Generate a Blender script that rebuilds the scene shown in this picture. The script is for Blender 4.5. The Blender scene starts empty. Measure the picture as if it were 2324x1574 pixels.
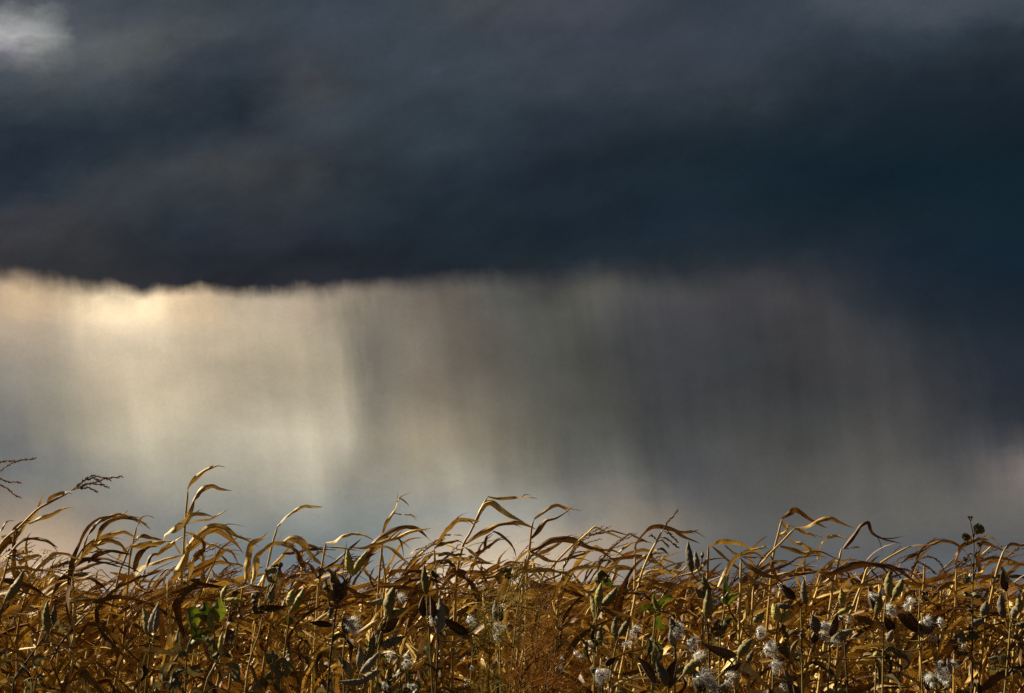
import bpy, math, random
import numpy as np
from mathutils import Vector

scene = bpy.context.scene
COL = scene.collection
R = math.radians

# ------------------------------------------------------------------ camera
PW, PH = 2324.0, 1574.0            # size the photograph was measured at
HFOV = R(30.0)
FPX = PW / 2 / math.tan(HFOV / 2)
HORIZON = 1384.0
PITCH = math.atan((HORIZON - PH / 2) / FPX)
CAM_Z = 1.62
cam = bpy.data.cameras.new("camera")
cam.sensor_fit = 'HORIZONTAL'
cam.sensor_width = 36.0
cam.lens = 18.0 / math.tan(HFOV / 2)
cam.clip_start = 0.05
cam.clip_end = 5000
cam_ob = bpy.data.objects.new("camera", cam)
cam_ob.location = (0, 0, CAM_Z)
cam_ob.rotation_euler = (R(90) + PITCH, 0, 0)
COL.objects.link(cam_ob)
scene.camera = cam_ob
scene.cycles.use_denoising = False
scene.cycles.max_bounces = 6
scene.cycles.diffuse_bounces = 1
scene.cycles.transmission_bounces = 3
scene.cycles.transparent_max_bounces = 4
scene.view_settings.view_transform = 'Standard'
scene.view_settings.look = 'None'
scene.view_settings.exposure = 1.15
scene.view_settings.gamma = 1.0


def ray(px, py):
    """world direction seen at a point of the photograph"""
    dx = (px - PW / 2) / FPX
    dz = -(py - PH / 2) / FPX
    c, s = math.cos(PITCH), math.sin(PITCH)
    return dx, c - s * dz, s + c * dz


def at(px, py, Y):
    x, y, z = ray(px, py)
    t = Y / y
    return Vector((x * t, Y, CAM_Z + z * t))


def project(u, v):
    """(azimuth, tan elevation) -> point of the photograph"""
    x, y, z = math.sin(u), math.cos(u), v
    c, s = math.cos(PITCH), math.sin(PITCH)
    depth = c * y + s * z
    up = -s * y + c * z
    return PW / 2 + FPX * x / depth, PH / 2 - FPX * up / depth


def lin(c):
    c = c / 255.0
    return c / 12.92 if c <= 0.04045 else ((c + 0.055) / 1.055) ** 2.4


# ------------------------------------------------------------------ sky
SUN_AZ, SUN_EL = R(-64), R(33)     # azimuth from straight ahead, + to the right
# the storm front: colours of the cloud deck (rows by height) and of the rain below it
CLOUD = {
 -80: [(0,62,68,76),(580,64,70,78),(1160,68,73,81),(1740,62,70,79),(2324,70,77,85)],
 0: [(0,64,70,78),(50,92,95,98),(110,74,80,87),(260,66,73,82),(420,68,74,80),(700,58,66,75),(900,58,66,75),(1050,71,75,79),(1300,66,71,80),(1500,60,68,77),(1650,52,62,74),(1800,58,67,76),(1920,74,80,88),(2100,73,80,88),(2324,64,73,81)],
 35: [(0,146,146,148),(50,160,160,160),(100,120,122,122),(140,82,88,94),(260,68,75,83),(420,70,76,81),(700,58,66,75),(900,60,68,77),(1050,69,73,79),(1300,65,70,79),(1500,59,67,76),(1650,55,64,75),(1800,58,67,76),(1920,66,74,82),(2100,68,76,84),(2324,58,67,76)],
 77: [(0,178,176,176),(60,176,176,174),(105,144,146,146),(145,92,97,100),(180,80,85,90),(250,72,76,82),(330,78,82,84),(420,74,79,82),(500,67,73,80),(700,58,66,76),(900,62,70,79),(1200,60,67,77),(1500,58,66,76),(1740,56,65,75),(2000,53,64,74),(2200,47,58,68),(2324,43,53,61)],
 105: [(0,128,126,132),(60,134,133,131),(110,110,112,112),(160,86,91,95),(250,82,86,89),(320,92,95,95),(380,76,80,83),(450,60,67,75),(580,58,64,72),(760,60,65,73),(870,60,68,77),(1160,61,68,77),(1500,57,65,75),(1740,54,63,73),(2000,47,58,68),(2324,40,50,58)],
 150: [(0,74,81,88),(100,88,92,93),(200,80,84,88),(300,84,88,89),(370,70,76,81),(440,58,64,73),(520,54,61,70),(600,58,63,71),(700,64,68,75),(800,57,65,74),(1000,61,69,78),(1300,58,66,75),(1600,55,63,72),(1750,52,61,70),(1850,42,52,60),(2000,38,48,56),(2324,34,44,52)],
 200: [(0,68,75,84),(120,70,76,83),(290,64,70,77),(420,54,60,69),(520,43,52,61),(580,44,53,62),(640,56,62,69),(690,70,72,74),(760,60,65,72),(870,56,64,72),(1160,56,63,72),(1450,53,61,70),(1740,50,58,66),(1850,38,48,56),(2030,33,43,52),(2324,29,40,49)],
 261: [(0,55,63,72),(200,54,62,70),(400,46,54,63),(540,39,48,58),(600,56,61,69),(650,60,65,72),(700,57,63,70),(900,52,61,69),(1100,47,57,65),(1400,42,51,59),(1700,39,48,55),(1830,31,43,52),(2030,27,39,49),(2324,24,36,46)],
 300: [(0,44,53,63),(200,40,49,59),(400,43,51,60),(560,48,55,63),(690,57,62,69),(870,52,60,67),(1050,48,58,66),(1200,42,52,61),(1450,34,45,54),(1740,30,42,51),(2030,24,38,47),(2324,22,35,45)],
 335: [(0,38,47,58),(120,36,44,55),(260,42,50,59),(400,53,59,67),(540,56,60,67),(650,57,61,68),(800,50,58,66),(1000,49,59,67),(1150,40,50,59),(1350,35,44,51),(1500,30,42,50),(1740,26,40,48),(2000,23,38,47),(2324,20,35,44)],
 380: [(0,35,44,55),(150,37,45,55),(250,50,56,62),(350,60,63,66),(430,60,63,66),(520,64,66,67),(580,58,61,65),(690,63,66,68),(770,52,57,63),(900,44,52,60),(1050,40,50,59),(1300,32,43,53),(1600,28,41,50),(1900,20,36,46),(2324,20,37,46)],
 420: [(0,36,44,55),(120,42,49,57),(200,52,56,61),(290,58,61,64),(400,50,55,61),(520,60,62,64),(600,53,57,62),(690,56,60,64),(780,46,53,60),(1000,38,47,57),(1300,31,42,52),(1600,27,41,50),(1900,19,36,46),(2324,20,38,47)],
 460: [(0,44,50,59),(100,56,59,64),(220,58,60,64),(350,50,55,61),(500,52,56,62),(690,50,55,61),(870,40,49,57),(1160,34,45,54),(1450,28,40,50),(1740,26,40,49),(2030,23,38,47),(2324,20,37,46)],
 507: [(0,59,59,64),(150,60,60,63),(250,51,54,59),(400,43,50,59),(600,48,52,59),(700,45,50,58),(900,37,46,54),(1100,34,44,52),(1300,27,39,50),(1600,28,41,51),(1900,28,41,50),(2100,24,39,48),(2324,21,38,47)],
 586: [(0,60,58,62),(100,56,58,61),(280,52,54,57),(400,43,47,56),(600,44,48,57),(800,38,44,53),(1000,33,42,50),(1400,33,44,51),(1700,39,47,54),(1880,36,45,54),(2050,26,38,50),(2324,20,37,48)],
 630: [(0,66,62,63),(200,56,56,59),(420,50,51,57),(580,47,49,57),(870,46,49,56),(1160,40,45,53),(1450,44,49,55),(1740,44,49,56),(2030,29,40,51),(2324,23,37,48)],
 690: [(0,68,64,64),(420,54,54,59),(580,50,51,58),(870,48,51,57),(1160,42,47,54),(1450,46,50,56),(1740,46,50,57),(2030,32,42,53),(2324,26,38,49)],
}
RAIN = {
 600: [(0,190,165,136),(200,205,180,146),(290,235,210,168),(440,218,190,150),(580,186,164,134),(760,168,149,123),(870,134,120,104),(1160,98,94,86),(1450,80,80,78),(1740,66,66,70),(1900,68,67,70),(1990,52,58,65),(2100,34,45,56),(2324,25,37,48)],
 650: [(0,196,170,138),(75,214,186,144),(200,222,196,156),(290,246,222,180),(380,238,212,168),(450,212,186,148),(530,200,176,142),(620,190,168,138),(700,196,172,140),(760,180,160,131),(852,152,137,115),(880,122,111,96),(1000,117,105,92),(1130,94,92,84),(1300,86,86,80),(1370,92,90,78),(1450,80,80,78),(1740,65,65,70),(1850,68,66,68),(1960,52,58,64),(2100,35,46,57),(2324,27,39,50)],
 694: [(0,195,170,138),(75,215,185,142),(130,196,171,140),(190,222,197,158),(230,252,230,190),(290,255,236,198),(360,252,230,188),(400,225,198,156),(450,205,180,144),(500,188,165,133),(530,208,186,148),(620,192,170,138),(700,198,172,140),(765,182,162,132),(847,154,139,116),(880,119,108,93),(1000,115,103,90),(1060,105,96,82),(1130,89,88,81),(1200,83,84,80),(1340,94,92,79),(1420,77,78,78),(1500,69,69,74),(1740,64,64,70),(1830,66,64,67),(1930,55,60,65),(1980,44,53,63),(2100,35,46,57),(2324,28,40,51)],
 745: [(0,182,162,135),(60,190,166,136),(130,172,156,130),(200,208,185,148),(290,240,216,174),(360,236,212,170),(430,208,184,146),(500,196,173,138),(560,210,188,150),(640,190,171,137),(700,198,176,142),(765,183,165,134),(837,150,138,117),(870,120,112,98),(910,134,121,103),(1000,116,104,90),(1080,103,95,82),(1160,88,87,79),(1300,86,86,77),(1400,74,75,74),(1500,65,66,71),(1740,61,63,68),(1830,66,64,66),(1950,61,62,66),(2060,46,53,62),(2150,38,48,59),(2324,31,42,54)],
 804: [(0,150,138,122),(60,166,149,127),(120,160,149,128),(200,194,174,140),(290,224,199,158),(400,206,183,146),(500,209,187,148),(570,213,190,151),(640,193,175,139),(700,203,183,145),(765,186,170,138),(830,152,142,121),(860,121,114,101),(905,138,126,107),(1000,118,106,91),(1100,100,94,82),(1200,85,85,77),(1300,82,82,76),(1400,70,70,70),(1500,61,64,68),(1740,59,63,67),(1820,65,64,66),(1950,66,64,66),(2050,59,62,64),(2150,44,51,61),(2324,34,44,58)],
 850: [(0,136,130,118),(60,150,140,124),(130,158,147,126),(220,192,173,139),(310,222,198,157),(420,208,187,149),(500,199,179,143),(570,204,184,147),(650,183,167,134),(700,192,174,139),(768,192,175,141),(832,148,138,117),(865,120,113,99),(910,139,126,106),(1000,123,110,93),(1100,108,99,85),(1180,90,89,79),(1300,83,83,75),(1400,73,73,71),(1500,63,66,70),(1740,61,64,67),(1900,65,65,67),(2050,65,65,67),(2150,51,56,63),(2250,40,47,59),(2324,36,45,58)],
 902: [(0,128,125,118),(50,138,134,122),(150,160,150,126),(250,190,172,139),(330,218,195,155),(430,209,189,150),(480,190,172,139),(560,194,176,142),(650,176,161,131),(700,182,166,134),(770,195,178,143),(834,144,135,115),(870,120,113,98),(910,139,126,105),(1000,127,114,95),(1100,114,104,88),(1160,97,94,83),(1300,84,84,75),(1400,76,76,72),(1500,65,68,72),(1740,64,66,68),(1900,63,65,67),(2060,69,68,70),(2150,58,60,66),(2250,43,49,61),(2324,40,46,58)],
 950: [(0,118,118,115),(45,122,120,114),(150,153,146,124),(250,188,172,139),(335,212,193,155),(435,197,181,146),(500,189,173,142),(570,198,181,148),(650,184,170,139),(700,189,174,142),(763,195,180,147),(828,153,143,121),(860,134,126,108),(920,156,141,113),(1000,140,126,104),(1100,126,115,95),(1190,102,99,85),(1280,86,86,77),(1400,79,79,75),(1500,68,70,73),(1740,70,71,71),(1900,69,70,70),(2040,75,73,73),(2150,64,65,69),(2240,50,56,66),(2324,52,54,62)],
 1001: [(0,111,112,112),(30,106,107,106),(150,145,140,122),(250,184,171,140),(350,204,189,154),(440,185,172,142),(500,190,176,146),(580,199,185,154),(700,196,182,150),(755,195,182,150),(822,166,156,131),(850,150,140,118),(930,171,154,120),(1000,155,140,112),(1100,138,126,102),(1180,117,111,92),(1230,94,94,83),(1400,82,82,78),(1500,71,73,74),(1620,74,75,74),(1740,76,76,74),(1880,76,76,74),(2000,80,78,76),(2150,68,70,72),(2240,57,62,70),(2290,72,70,71),(2324,94,85,81)],
 1045: [(0,109,111,112),(60,112,114,112),(180,143,139,124),(270,167,159,136),(350,184,173,145),(450,174,164,139),(520,180,170,144),(600,192,180,150),(700,188,176,147),(758,176,167,142),(832,158,150,128),(860,150,142,122),(940,168,155,125),(1050,150,140,116),(1180,122,117,99),(1250,99,99,89),(1400,91,91,85),(1500,76,77,80),(1620,76,77,78),(1740,81,81,78),(1880,83,82,79),(2000,86,84,80),(2150,72,74,76),(2220,68,70,75),(2270,86,80,79),(2324,112,99,91)],
 1087: [(0,111,113,113),(100,125,126,121),(250,148,146,132),(330,164,157,136),(480,160,155,136),(600,181,171,145),(700,179,169,144),(760,156,150,132),(850,151,146,128),(950,164,155,131),(1050,155,148,126),(1200,120,116,102),(1280,105,104,96),(1400,101,100,93),(1480,88,88,84),(1525,76,78,84),(1600,79,79,80),(1740,86,86,82),(1850,90,88,84),(1950,92,90,84),(2080,95,92,86),(2200,80,80,82),(2260,96,89,84),(2324,121,107,98)],
 1130: [(0,134,123,113),(60,137,128,116),(130,140,134,120),(270,143,142,131),(340,150,147,132),(480,150,149,135),(580,164,159,140),(700,161,158,140),(760,141,141,130),(850,142,142,130),(960,154,149,131),(1150,136,132,118),(1280,113,111,102),(1410,120,113,101),(1450,112,108,98),(1530,90,90,90),(1620,87,87,87),(1740,89,89,86),(1900,95,93,88),(2080,100,97,91),(2220,91,90,88),(2324,112,103,96)],
 1173: [(0,158,138,118),(60,166,144,120),(110,163,144,120),(180,146,138,124),(300,138,137,130),(400,133,134,128),(560,146,146,134),(640,141,142,134),(750,138,141,135),(850,133,137,131),(1000,140,141,133),(1150,138,136,126),(1300,118,116,108),(1430,137,124,107),(1540,106,102,95),(1640,94,93,91),(1740,92,92,90),(1900,98,97,92),(2100,103,100,94),(2250,100,98,94),(2324,104,100,95)],
 1210: [(0,182,158,132),(60,188,162,132),(110,182,158,130),(200,158,146,128),(300,140,138,130),(440,129,133,129),(560,128,133,130),(640,126,132,130),(750,128,135,132),(850,128,135,131),(940,148,146,136),(1000,158,150,136),(1150,160,150,134),(1300,144,132,117),(1420,138,126,111),(1540,110,107,100),(1740,92,93,93),(1900,96,96,94),(2100,96,96,95),(2324,97,96,95)],
 1247: [(0,194,166,136),(60,198,170,139),(110,196,168,138),(200,168,152,132),(300,140,138,130),(440,124,130,128),(600,109,119,121),(700,115,125,127),(852,124,132,130),(940,165,155,138),(1000,178,161,139),(1150,184,167,142),(1280,168,150,128),(1400,136,126,114),(1500,118,114,107),(1600,105,104,102),(1740,92,95,96),(1950,94,96,97),(2100,89,93,96),(2324,90,93,95)],
 1308: [(0,214,184,152),(110,202,174,144),(250,168,154,138),(400,124,130,132),(600,111,121,127),(700,103,114,122),(852,144,144,140),(930,210,187,160),(1080,221,196,163),(1270,180,162,140),(1450,122,120,115),(1540,104,106,106),(1650,93,98,103),(1900,95,99,104),(2100,92,98,104),(2324,92,98,104)],
 1420: [(0,218,188,156),(250,172,158,142),(500,120,128,132),(700,110,119,126),(852,152,150,144),(930,214,191,164),(1080,224,200,168),(1270,184,166,144),(1450,124,122,117),(1650,96,101,106),(2324,94,100,106)],
}


def table(tab, px, py):
    ys = sorted(tab)
    py = min(max(py, ys[0]), ys[-1])
    k = max(0, min(len(ys) - 2, int(np.searchsorted(ys, py, side='right')) - 1))
    out = []
    f = (py - ys[k]) / (ys[k + 1] - ys[k])
    for row in (tab[ys[k]], tab[ys[k + 1]]):
        a = np.array(row, float)
        out.append(np.array([np.interp(px, a[:, 0], a[:, 1 + c]) for c in range(3)]))
    c = out[0] * (1 - f) + out[1] * f
    if tab is RAIN:                      # the eye reads the wide field paler than the samples
        g = c @ np.array([0.3, 0.59, 0.11])
        warm = 0.16 * min(1.0, max(0.0, (py - 1120) / 80.0)) + (0.16 * min(1.0, max(0.0, (760 - py) / 50.0)) if px < 520 else 0.0)
        c = g + (c - g) * (0.72 + warm)
        shade = max(0.0, 1 - abs(py - 840) / 140.0) * max(0.0, 1 - abs(px - 610) / 270.0)
        hot = math.exp(-((px - 285) / 150.0) ** 2 - ((py - 700) / 62.0) ** 2)
        c = c * (1 + np.array([0.12, 0.105, 0.08]) * hot) + np.array([1.5, -0.3, 0.0]) * min(1.0, max(0.0, (820 - py) / 80.0)) * (1.0 if px < 560 else 0.0)
        pale = max(0.0, 1 - abs(py - 1170) / 180.0) * max(0.0, 1 - abs(px - 1200) / 400.0)
        c = c * (1 - 0.17 * shade + 0.20 * pale)
        c = c * (1 + 0.20 * max(0.0, 1 - abs(py - 1060) / 130.0) * min(1.0, max(0.0, (px - 2180) / 120.0)))
    else:
        c = c + (np.array([0.0, -0.8, 0.0]) if px > 1200 else np.array([-0.5, 0.2, 0.8]))
        c = c * (1 - 0.16 * min(1.0, max(0.0, (py - 530) / 60.0)) * min(1.0, max(0.0, (1300 - px) / 400.0)))
    return c


def build_world():
    w = bpy.data.worlds.new("World")
    scene.world = w
    w.use_nodes = True
    nt = w.node_tree
    nt.nodes.clear()
    L = nt.links.new

    def node(t, **kw):
        n = nt.nodes.new(t)
        for k, v in kw.items():
            setattr(n, k, v)
        return n

    def plug(sock, v):
        if hasattr(v, 'is_linked'):
            L(v, sock)
        else:
            sock.default_value = v

    def m(op, a, b=0.0, c=0.0, clamp=False):
        n = node('ShaderNodeMath', operation=op, use_clamp=clamp)
        plug(n.inputs[0], a); plug(n.inputs[1], b); plug(n.inputs[2], c)
        return n.outputs[0]

    def rng(v, a, b, c=0.0, d=1.0, kind='LINEAR'):
        n = node('ShaderNodeMapRange', interpolation_type=kind)
        n.clamp = True
        plug(n.inputs['Value'], v)
        plug(n.inputs['From Min'], a); plug(n.inputs['From Max'], b)
        plug(n.inputs['To Min'], c); plug(n.inputs['To Max'], d)
        return n.outputs[0]

    def xyz(x, y, z):
        n = node('ShaderNodeCombineXYZ')
        plug(n.inputs[0], x); plug(n.inputs[1], y); plug(n.inputs[2], z)
        return n.outputs[0]

    def noise(vec, scale, detail=4.0, rough=0.5, dim='3D'):
        n = node('ShaderNodeTexNoise', noise_dimensions=dim)
        L(vec, n.inputs['Vector'])
        n.inputs['Scale'].default_value = scale
        n.inputs['Detail'].default_value = detail
        n.inputs['Roughness'].default_value = rough
        return n.outputs[0]

    def mixc(f, a, b, mode='MIX'):
        n = node('ShaderNodeMix', data_type='RGBA', blend_type=mode)
        plug(n.inputs[0], f); plug(n.inputs[6], a); plug(n.inputs[7], b)
        return n.outputs[2]

    tc = node('ShaderNodeTexCoord')
    sep = node('ShaderNodeSeparateXYZ')
    L(tc.outputs['Generated'], sep.inputs[0])
    x, y, z = sep.outputs
    u = m('ARCTAN2', x, y)
    hyp = m('SQRT', m('ADD', m('MULTIPLY', x, x), m('MULTIPLY', y, y)))
    v = m('DIVIDE', z, m('MAXIMUM', hyp, 1e-4))
    uv = xyz(u, v, 0.0)
    # slow warps so nothing follows a straight grid
    wv = xyz(u, m('MULTIPLY', v, 1.6), 0.7)
    n1 = m('SUBTRACT', noise(wv, 16, 5, 0.55), 0.5)
    n2 = m('SUBTRACT', noise(xyz(u, m('MULTIPLY', v, 1.6), 5.3), 16, 5, 0.55), 0.5)
    n3 = m('SUBTRACT', noise(xyz(u, m('MULTIPLY', v, 1.2), 9.1), 24, 3, 0.45), 0.5)
    UR = 0.31
    cols = np.linspace(-UR, UR, 32)

    def ramp(pos, stops):
        n = node('ShaderNodeValToRGB')
        el = n.color_ramp.elements
        while len(el) > 1:
            el.remove(el[-1])
        el[0].position = stops[0][0]; el[0].color = stops[0][1]
        for p, c in stops[1:]:
            e = el.new(p); e.color = c
        L(pos, n.inputs[0])
        return n.outputs[0]

    def grid(tab, ys, uu, vv):
        t = rng(uu, -UR, UR)
        c0, s0 = None, None
        acc = None
        vs = []
        for py in ys:
            d = ray(PW / 2, py)
            vs.append(d[2] / d[1])
        for k, vk in enumerate(vs):
            st = []
            for uj in cols:
                px, py = project(uj, vk)
                c = table(tab, px, py)
                st.append(((uj + UR) / (2 * UR), (lin(c[0]), lin(c[1]), lin(c[2]), 1)))
            r = ramp(t, st)
            acc = r if acc is None else mixc(rng(vv, vs[k - 1], vk, kind='SMOOTHSTEP' if False else 'LINEAR'), acc, r)
        return acc

    # cloud deck
    w1 = m('SUBTRACT', noise(xyz(u, m('MULTIPLY', v, 1.5), 11.0), 42, 6, 0.6), 0.5)
    w2 = m('SUBTRACT', noise(xyz(u, m('MULTIPLY', v, 1.5), 13.0), 42, 6, 0.6), 0.5)
    uc = m('ADD', u, m('ADD', m('MULTIPLY', n1, 0.034), m('MULTIPLY', w1, 0.030)))
    vc = m('ADD', v, m('ADD', m('MULTIPLY', n2, 0.020), m('MULTIPLY', w2, 0.020)))
    deck = grid(CLOUD, [690, 640, 600, 560, 520, 490, 455, 425, 395, 365, 335, 300, 265, 230, 200, 170, 145, 120, 95, 70, 45, 20, -10, -60, -150], uc, vc)
    dg = m('SUBTRACT', v, m('MULTIPLY', u, 0.32))       # folds of the deck climb to the right
    puff = noise(xyz(u, m('MULTIPLY', dg, 2.0), 2.2), 13, 8, 0.58)
    fine = noise(xyz(u, m('MULTIPLY', dg, 1.25), 4.2), 40, 7, 0.6)
    fade = rng(u, -0.05, 0.2, 1.0, 0.6)
    gain = m('ADD', 1.0, m('MULTIPLY', fade, m('ADD', m('MULTIPLY', m('SUBTRACT', puff, 0.5), 0.95), m('MULTIPLY', m('SUBTRACT', fine, 0.5), 0.42))))
    deck = mixc(1.0, deck, xyz(gain, gain, gain), 'MULTIPLY')
    # rain shafts below: slanted slightly, broken up along their length
    bend = m('SUBTRACT', noise(xyz(m('MULTIPLY', u, 0.7), v, 21.0), 9, 3, 0.5), 0.5)
    us = m('ADD', u, m('ADD', m('MULTIPLY', v, 0.12), m('MULTIPLY', bend, 0.014)))
    sh1 = m('SUBTRACT', noise(xyz(us, m('MULTIPLY', v, 0.14), 3.0), 70, 4, 0.6), 0.5)
    sh2 = m('SUBTRACT', noise(xyz(us, m('MULTIPLY', v, 0.30), 31.0), 26, 3, 0.5), 0.5)
    ur = m('ADD', m('ADD', u, m('ADD', m('MULTIPLY', bend, 0.006), m('MULTIPLY', m('SUBTRACT', v, 0.10), 0.09))), m('ADD', m('MULTIPLY', w1, 0.006), m('ADD', m('MULTIPLY', sh1, 0.020), m('MULTIPLY', sh2, 0.020))))
    vr = m('ADD', v, m('ADD', m('ADD', m('MULTIPLY', n2, 0.014), m('MULTIPLY', w2, 0.010)), m('MULTIPLY', m('SUBTRACT', noise(xyz(us, m('MULTIPLY', v, 0.10), 6.0), 45, 4, 0.55), 0.5), m('MULTIPLY', m('MULTIPLY', rng(u, -0.20, -0.10), rng(v, 0.035, 0.085)), 0.026))))
    rain = grid(RAIN, [1420, 1350, 1310, 1275, 1245, 1210, 1173, 1130, 1087, 1045, 1001, 950, 902, 850, 804, 770, 730, 694, 655, 610], ur, vr)
    st1 = m('SUBTRACT', noise(xyz(us, m('MULTIPLY', v, 0.13), 1.0), 120, 4, 0.55), 0.5)
    st2 = m('SUBTRACT', noise(xyz(us, m('MULTIPLY', v, 0.16), 8.0), 34, 3, 0.5), 0.5)
    brk = rng(noise(xyz(u, m('MULTIPLY', v, 0.9), 17.0), 14, 3, 0.5), 0.35, 0.65, 0.25, 1.0)
    low = m('MULTIPLY', m('MULTIPLY', rng(v, 0.030, 0.085), rng(u, -0.20, -0.09, 0.45, 1.0)), brk)
    streak = m('MULTIPLY', m('ADD', m('MULTIPLY', st1, 0.30), m('MULTIPLY', st2, 0.75)), low)
    soft = m('MULTIPLY', m('SUBTRACT', noise(xyz(u, m('MULTIPLY', v, 1.3), 7.7), 17, 8, 0.60), 0.5), 0.62)
    g2 = m('ADD', 1.0, m('ADD', streak, soft))
    rain = mixc(1.0, rain, xyz(g2, g2, g2), 'MULTIPLY')
    # ragged underside of the deck
    EDGE = [(-200, 621), (0, 633), (90, 643), (160, 653), (230, 663), (290, 667), (340, 663), (380, 665), (450, 659), (490, 667), (540, 671), (600, 665), (640, 667), (700, 652), (730, 652), (780, 660), (850, 646), (900, 644), (960, 652), (1000, 646), (1100, 650), (1200, 654), (1300, 650), (1420, 636), (1550, 630), (1750, 636), (1880, 638), (2000, 656), (2150, 690), (2324, 720), (2500, 740)]
    SOFT = [(-200, 32), (0, 34), (160, 42), (300, 24), (600, 26), (850, 34), (1000, 38), (1200, 50), (1500, 58), (1900, 66), (2100, 90), (2500, 100)]
    ex, ey = zip(*EDGE); sx, sy = zip(*SOFT)
    d0 = ray(PW / 2, 800)
    st_e, st_s = [], []
    for uj in cols:
        px = project(uj, 0.17)[0]
        pe = float(np.interp(px, ex, ey))
        # tan elevation on this column
        lo, hi = 0.0, 0.5
        for _ in range(40):
            mid = (lo + hi) / 2
            if project(uj, mid)[1] > pe: lo = mid
            else: hi = mid
        st_e.append(((uj + UR) / (2 * UR), (lo * 4, lo * 4, lo * 4, 1)))
        s_ = float(np.interp(px, sx, sy)) / FPX
        st_s.append(((uj + UR) / (2 * UR), (s_ * 20, s_ * 20, s_ * 20, 1)))
    t = rng(u, -UR, UR)
    ve = m('MULTIPLY', ramp(t, st_e), 0.25)
    vs_ = m('MULTIPLY', ramp(t, st_s), 0.05)
    fl = m('SUBTRACT', noise(xyz(us, m('MULTIPLY', v, 0.45), 3.3), 62, 4, 0.55), 0.5)
    rag = m('ADD', m('MULTIPLY', n3, 0.0190), m('ADD', m('MULTIPLY', w2, 0.005), m('MULTIPLY', fl, 0.0110)))
    dist = m('SUBTRACT', m('ADD', v, rag), ve)
    mask = rng(m('DIVIDE', dist, vs_), -1.0, 1.0, kind='SMOOTHSTEP')
    # scraps of cloud hanging below the base, half dissolved in the rain
    scud = noise(xyz(us, m('MULTIPLY', v, 0.7), 41.0), 17, 5, 0.55)
    hang = m('MULTIPLY', m('MULTIPLY', rng(dist, -0.017, 0.001, kind='SMOOTHSTEP'), rng(scud, 0.44, 0.70, kind='SMOOTHSTEP')), 0.50)
    mask = m('MAXIMUM', mask, hang)
    front = mixc(mask, rain, deck)
    mote = m('ADD', 1.0, m('MULTIPLY', m('SUBTRACT', noise(tc.outputs['Generated'], 620, 2, 0.6), 0.5), 0.16))   # fine mottling of mist
    front = mixc(1.0, front, xyz(mote, mote, mote), 'MULTIPLY')
    bg_front = node('ShaderNodeBackground')
    L(front, bg_front.inputs[0]); bg_front.inputs[1].default_value = 0.4506
    # the rest of the sky: Nishita daylight behind broken cloud
    sky = node('ShaderNodeTexSky', sky_type='NISHITA')
    sky.sun_disc = False
    sky.sun_elevation = SUN_EL
    sky.sun_rotation = SUN_AZ
    broken = noise(xyz(x, y, m('MULTIPLY', z, 2.0)), 2.2, 6, 0.55)
    veil = rng(broken, 0.30, 0.46)
    rest = mixc(veil, sky.outputs[0], (0.36, 0.38, 0.42, 1))
    bg_rest = node('ShaderNodeBackground')
    L(rest, bg_rest.inputs[0]); bg_rest.inputs[1].default_value = 0.05
    side = m('MAXIMUM', rng(m('ABSOLUTE', u), 0.5, 1.5, kind='SMOOTHSTEP'), rng(v, 0.6, 1.6, kind='SMOOTHSTEP'))
    ms = node('ShaderNodeMixShader')
    L(side, ms.inputs[0]); L(bg_front.outputs[0], ms.inputs[1]); L(bg_rest.outputs[0], ms.inputs[2])
    out = node('ShaderNodeOutputWorld')
    L(ms.outputs[0], out.inputs[0])
    w.cycles.sampling_method = 'MANUAL'
    w.cycles.sample_map_resolution = 512


build_world()

sun = bpy.data.lights.new("sun", 'SUN')
sun.energy = 5.0
sun.angle = R(0.5)
sun.color = (1.0, 0.84, 0.56)
sun_ob = bpy.data.objects.new("sun", sun)
sd = Vector((math.sin(SUN_AZ) * math.cos(SUN_EL), math.cos(SUN_AZ) * math.cos(SUN_EL), math.sin(SUN_EL)))
sun_ob.rotation_euler = sd.to_track_quat('Z', 'Y').to_euler()
sun_ob.location = sd * 50
COL.objects.link(sun_ob)


# ------------------------------------------------------------------ materials
def new_mat(name):
    mt = bpy.data.materials.new(name)
    mt.use_nodes = True
    nt = mt.node_tree
    nt.nodes.clear()
    return mt, nt


def ramp_node(nt, fac, stops):
    n = nt.nodes.new('ShaderNodeValToRGB')
    el = n.color_ramp.elements
    while len(el) < len(stops):
        el.new(0.5)
    for e, (p, c) in zip(el, stops):
        e.position = p
        e.color = (c[0], c[1], c[2], 1)
    nt.links.new(fac, n.inputs[0])
    return n.outputs[0]


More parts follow.
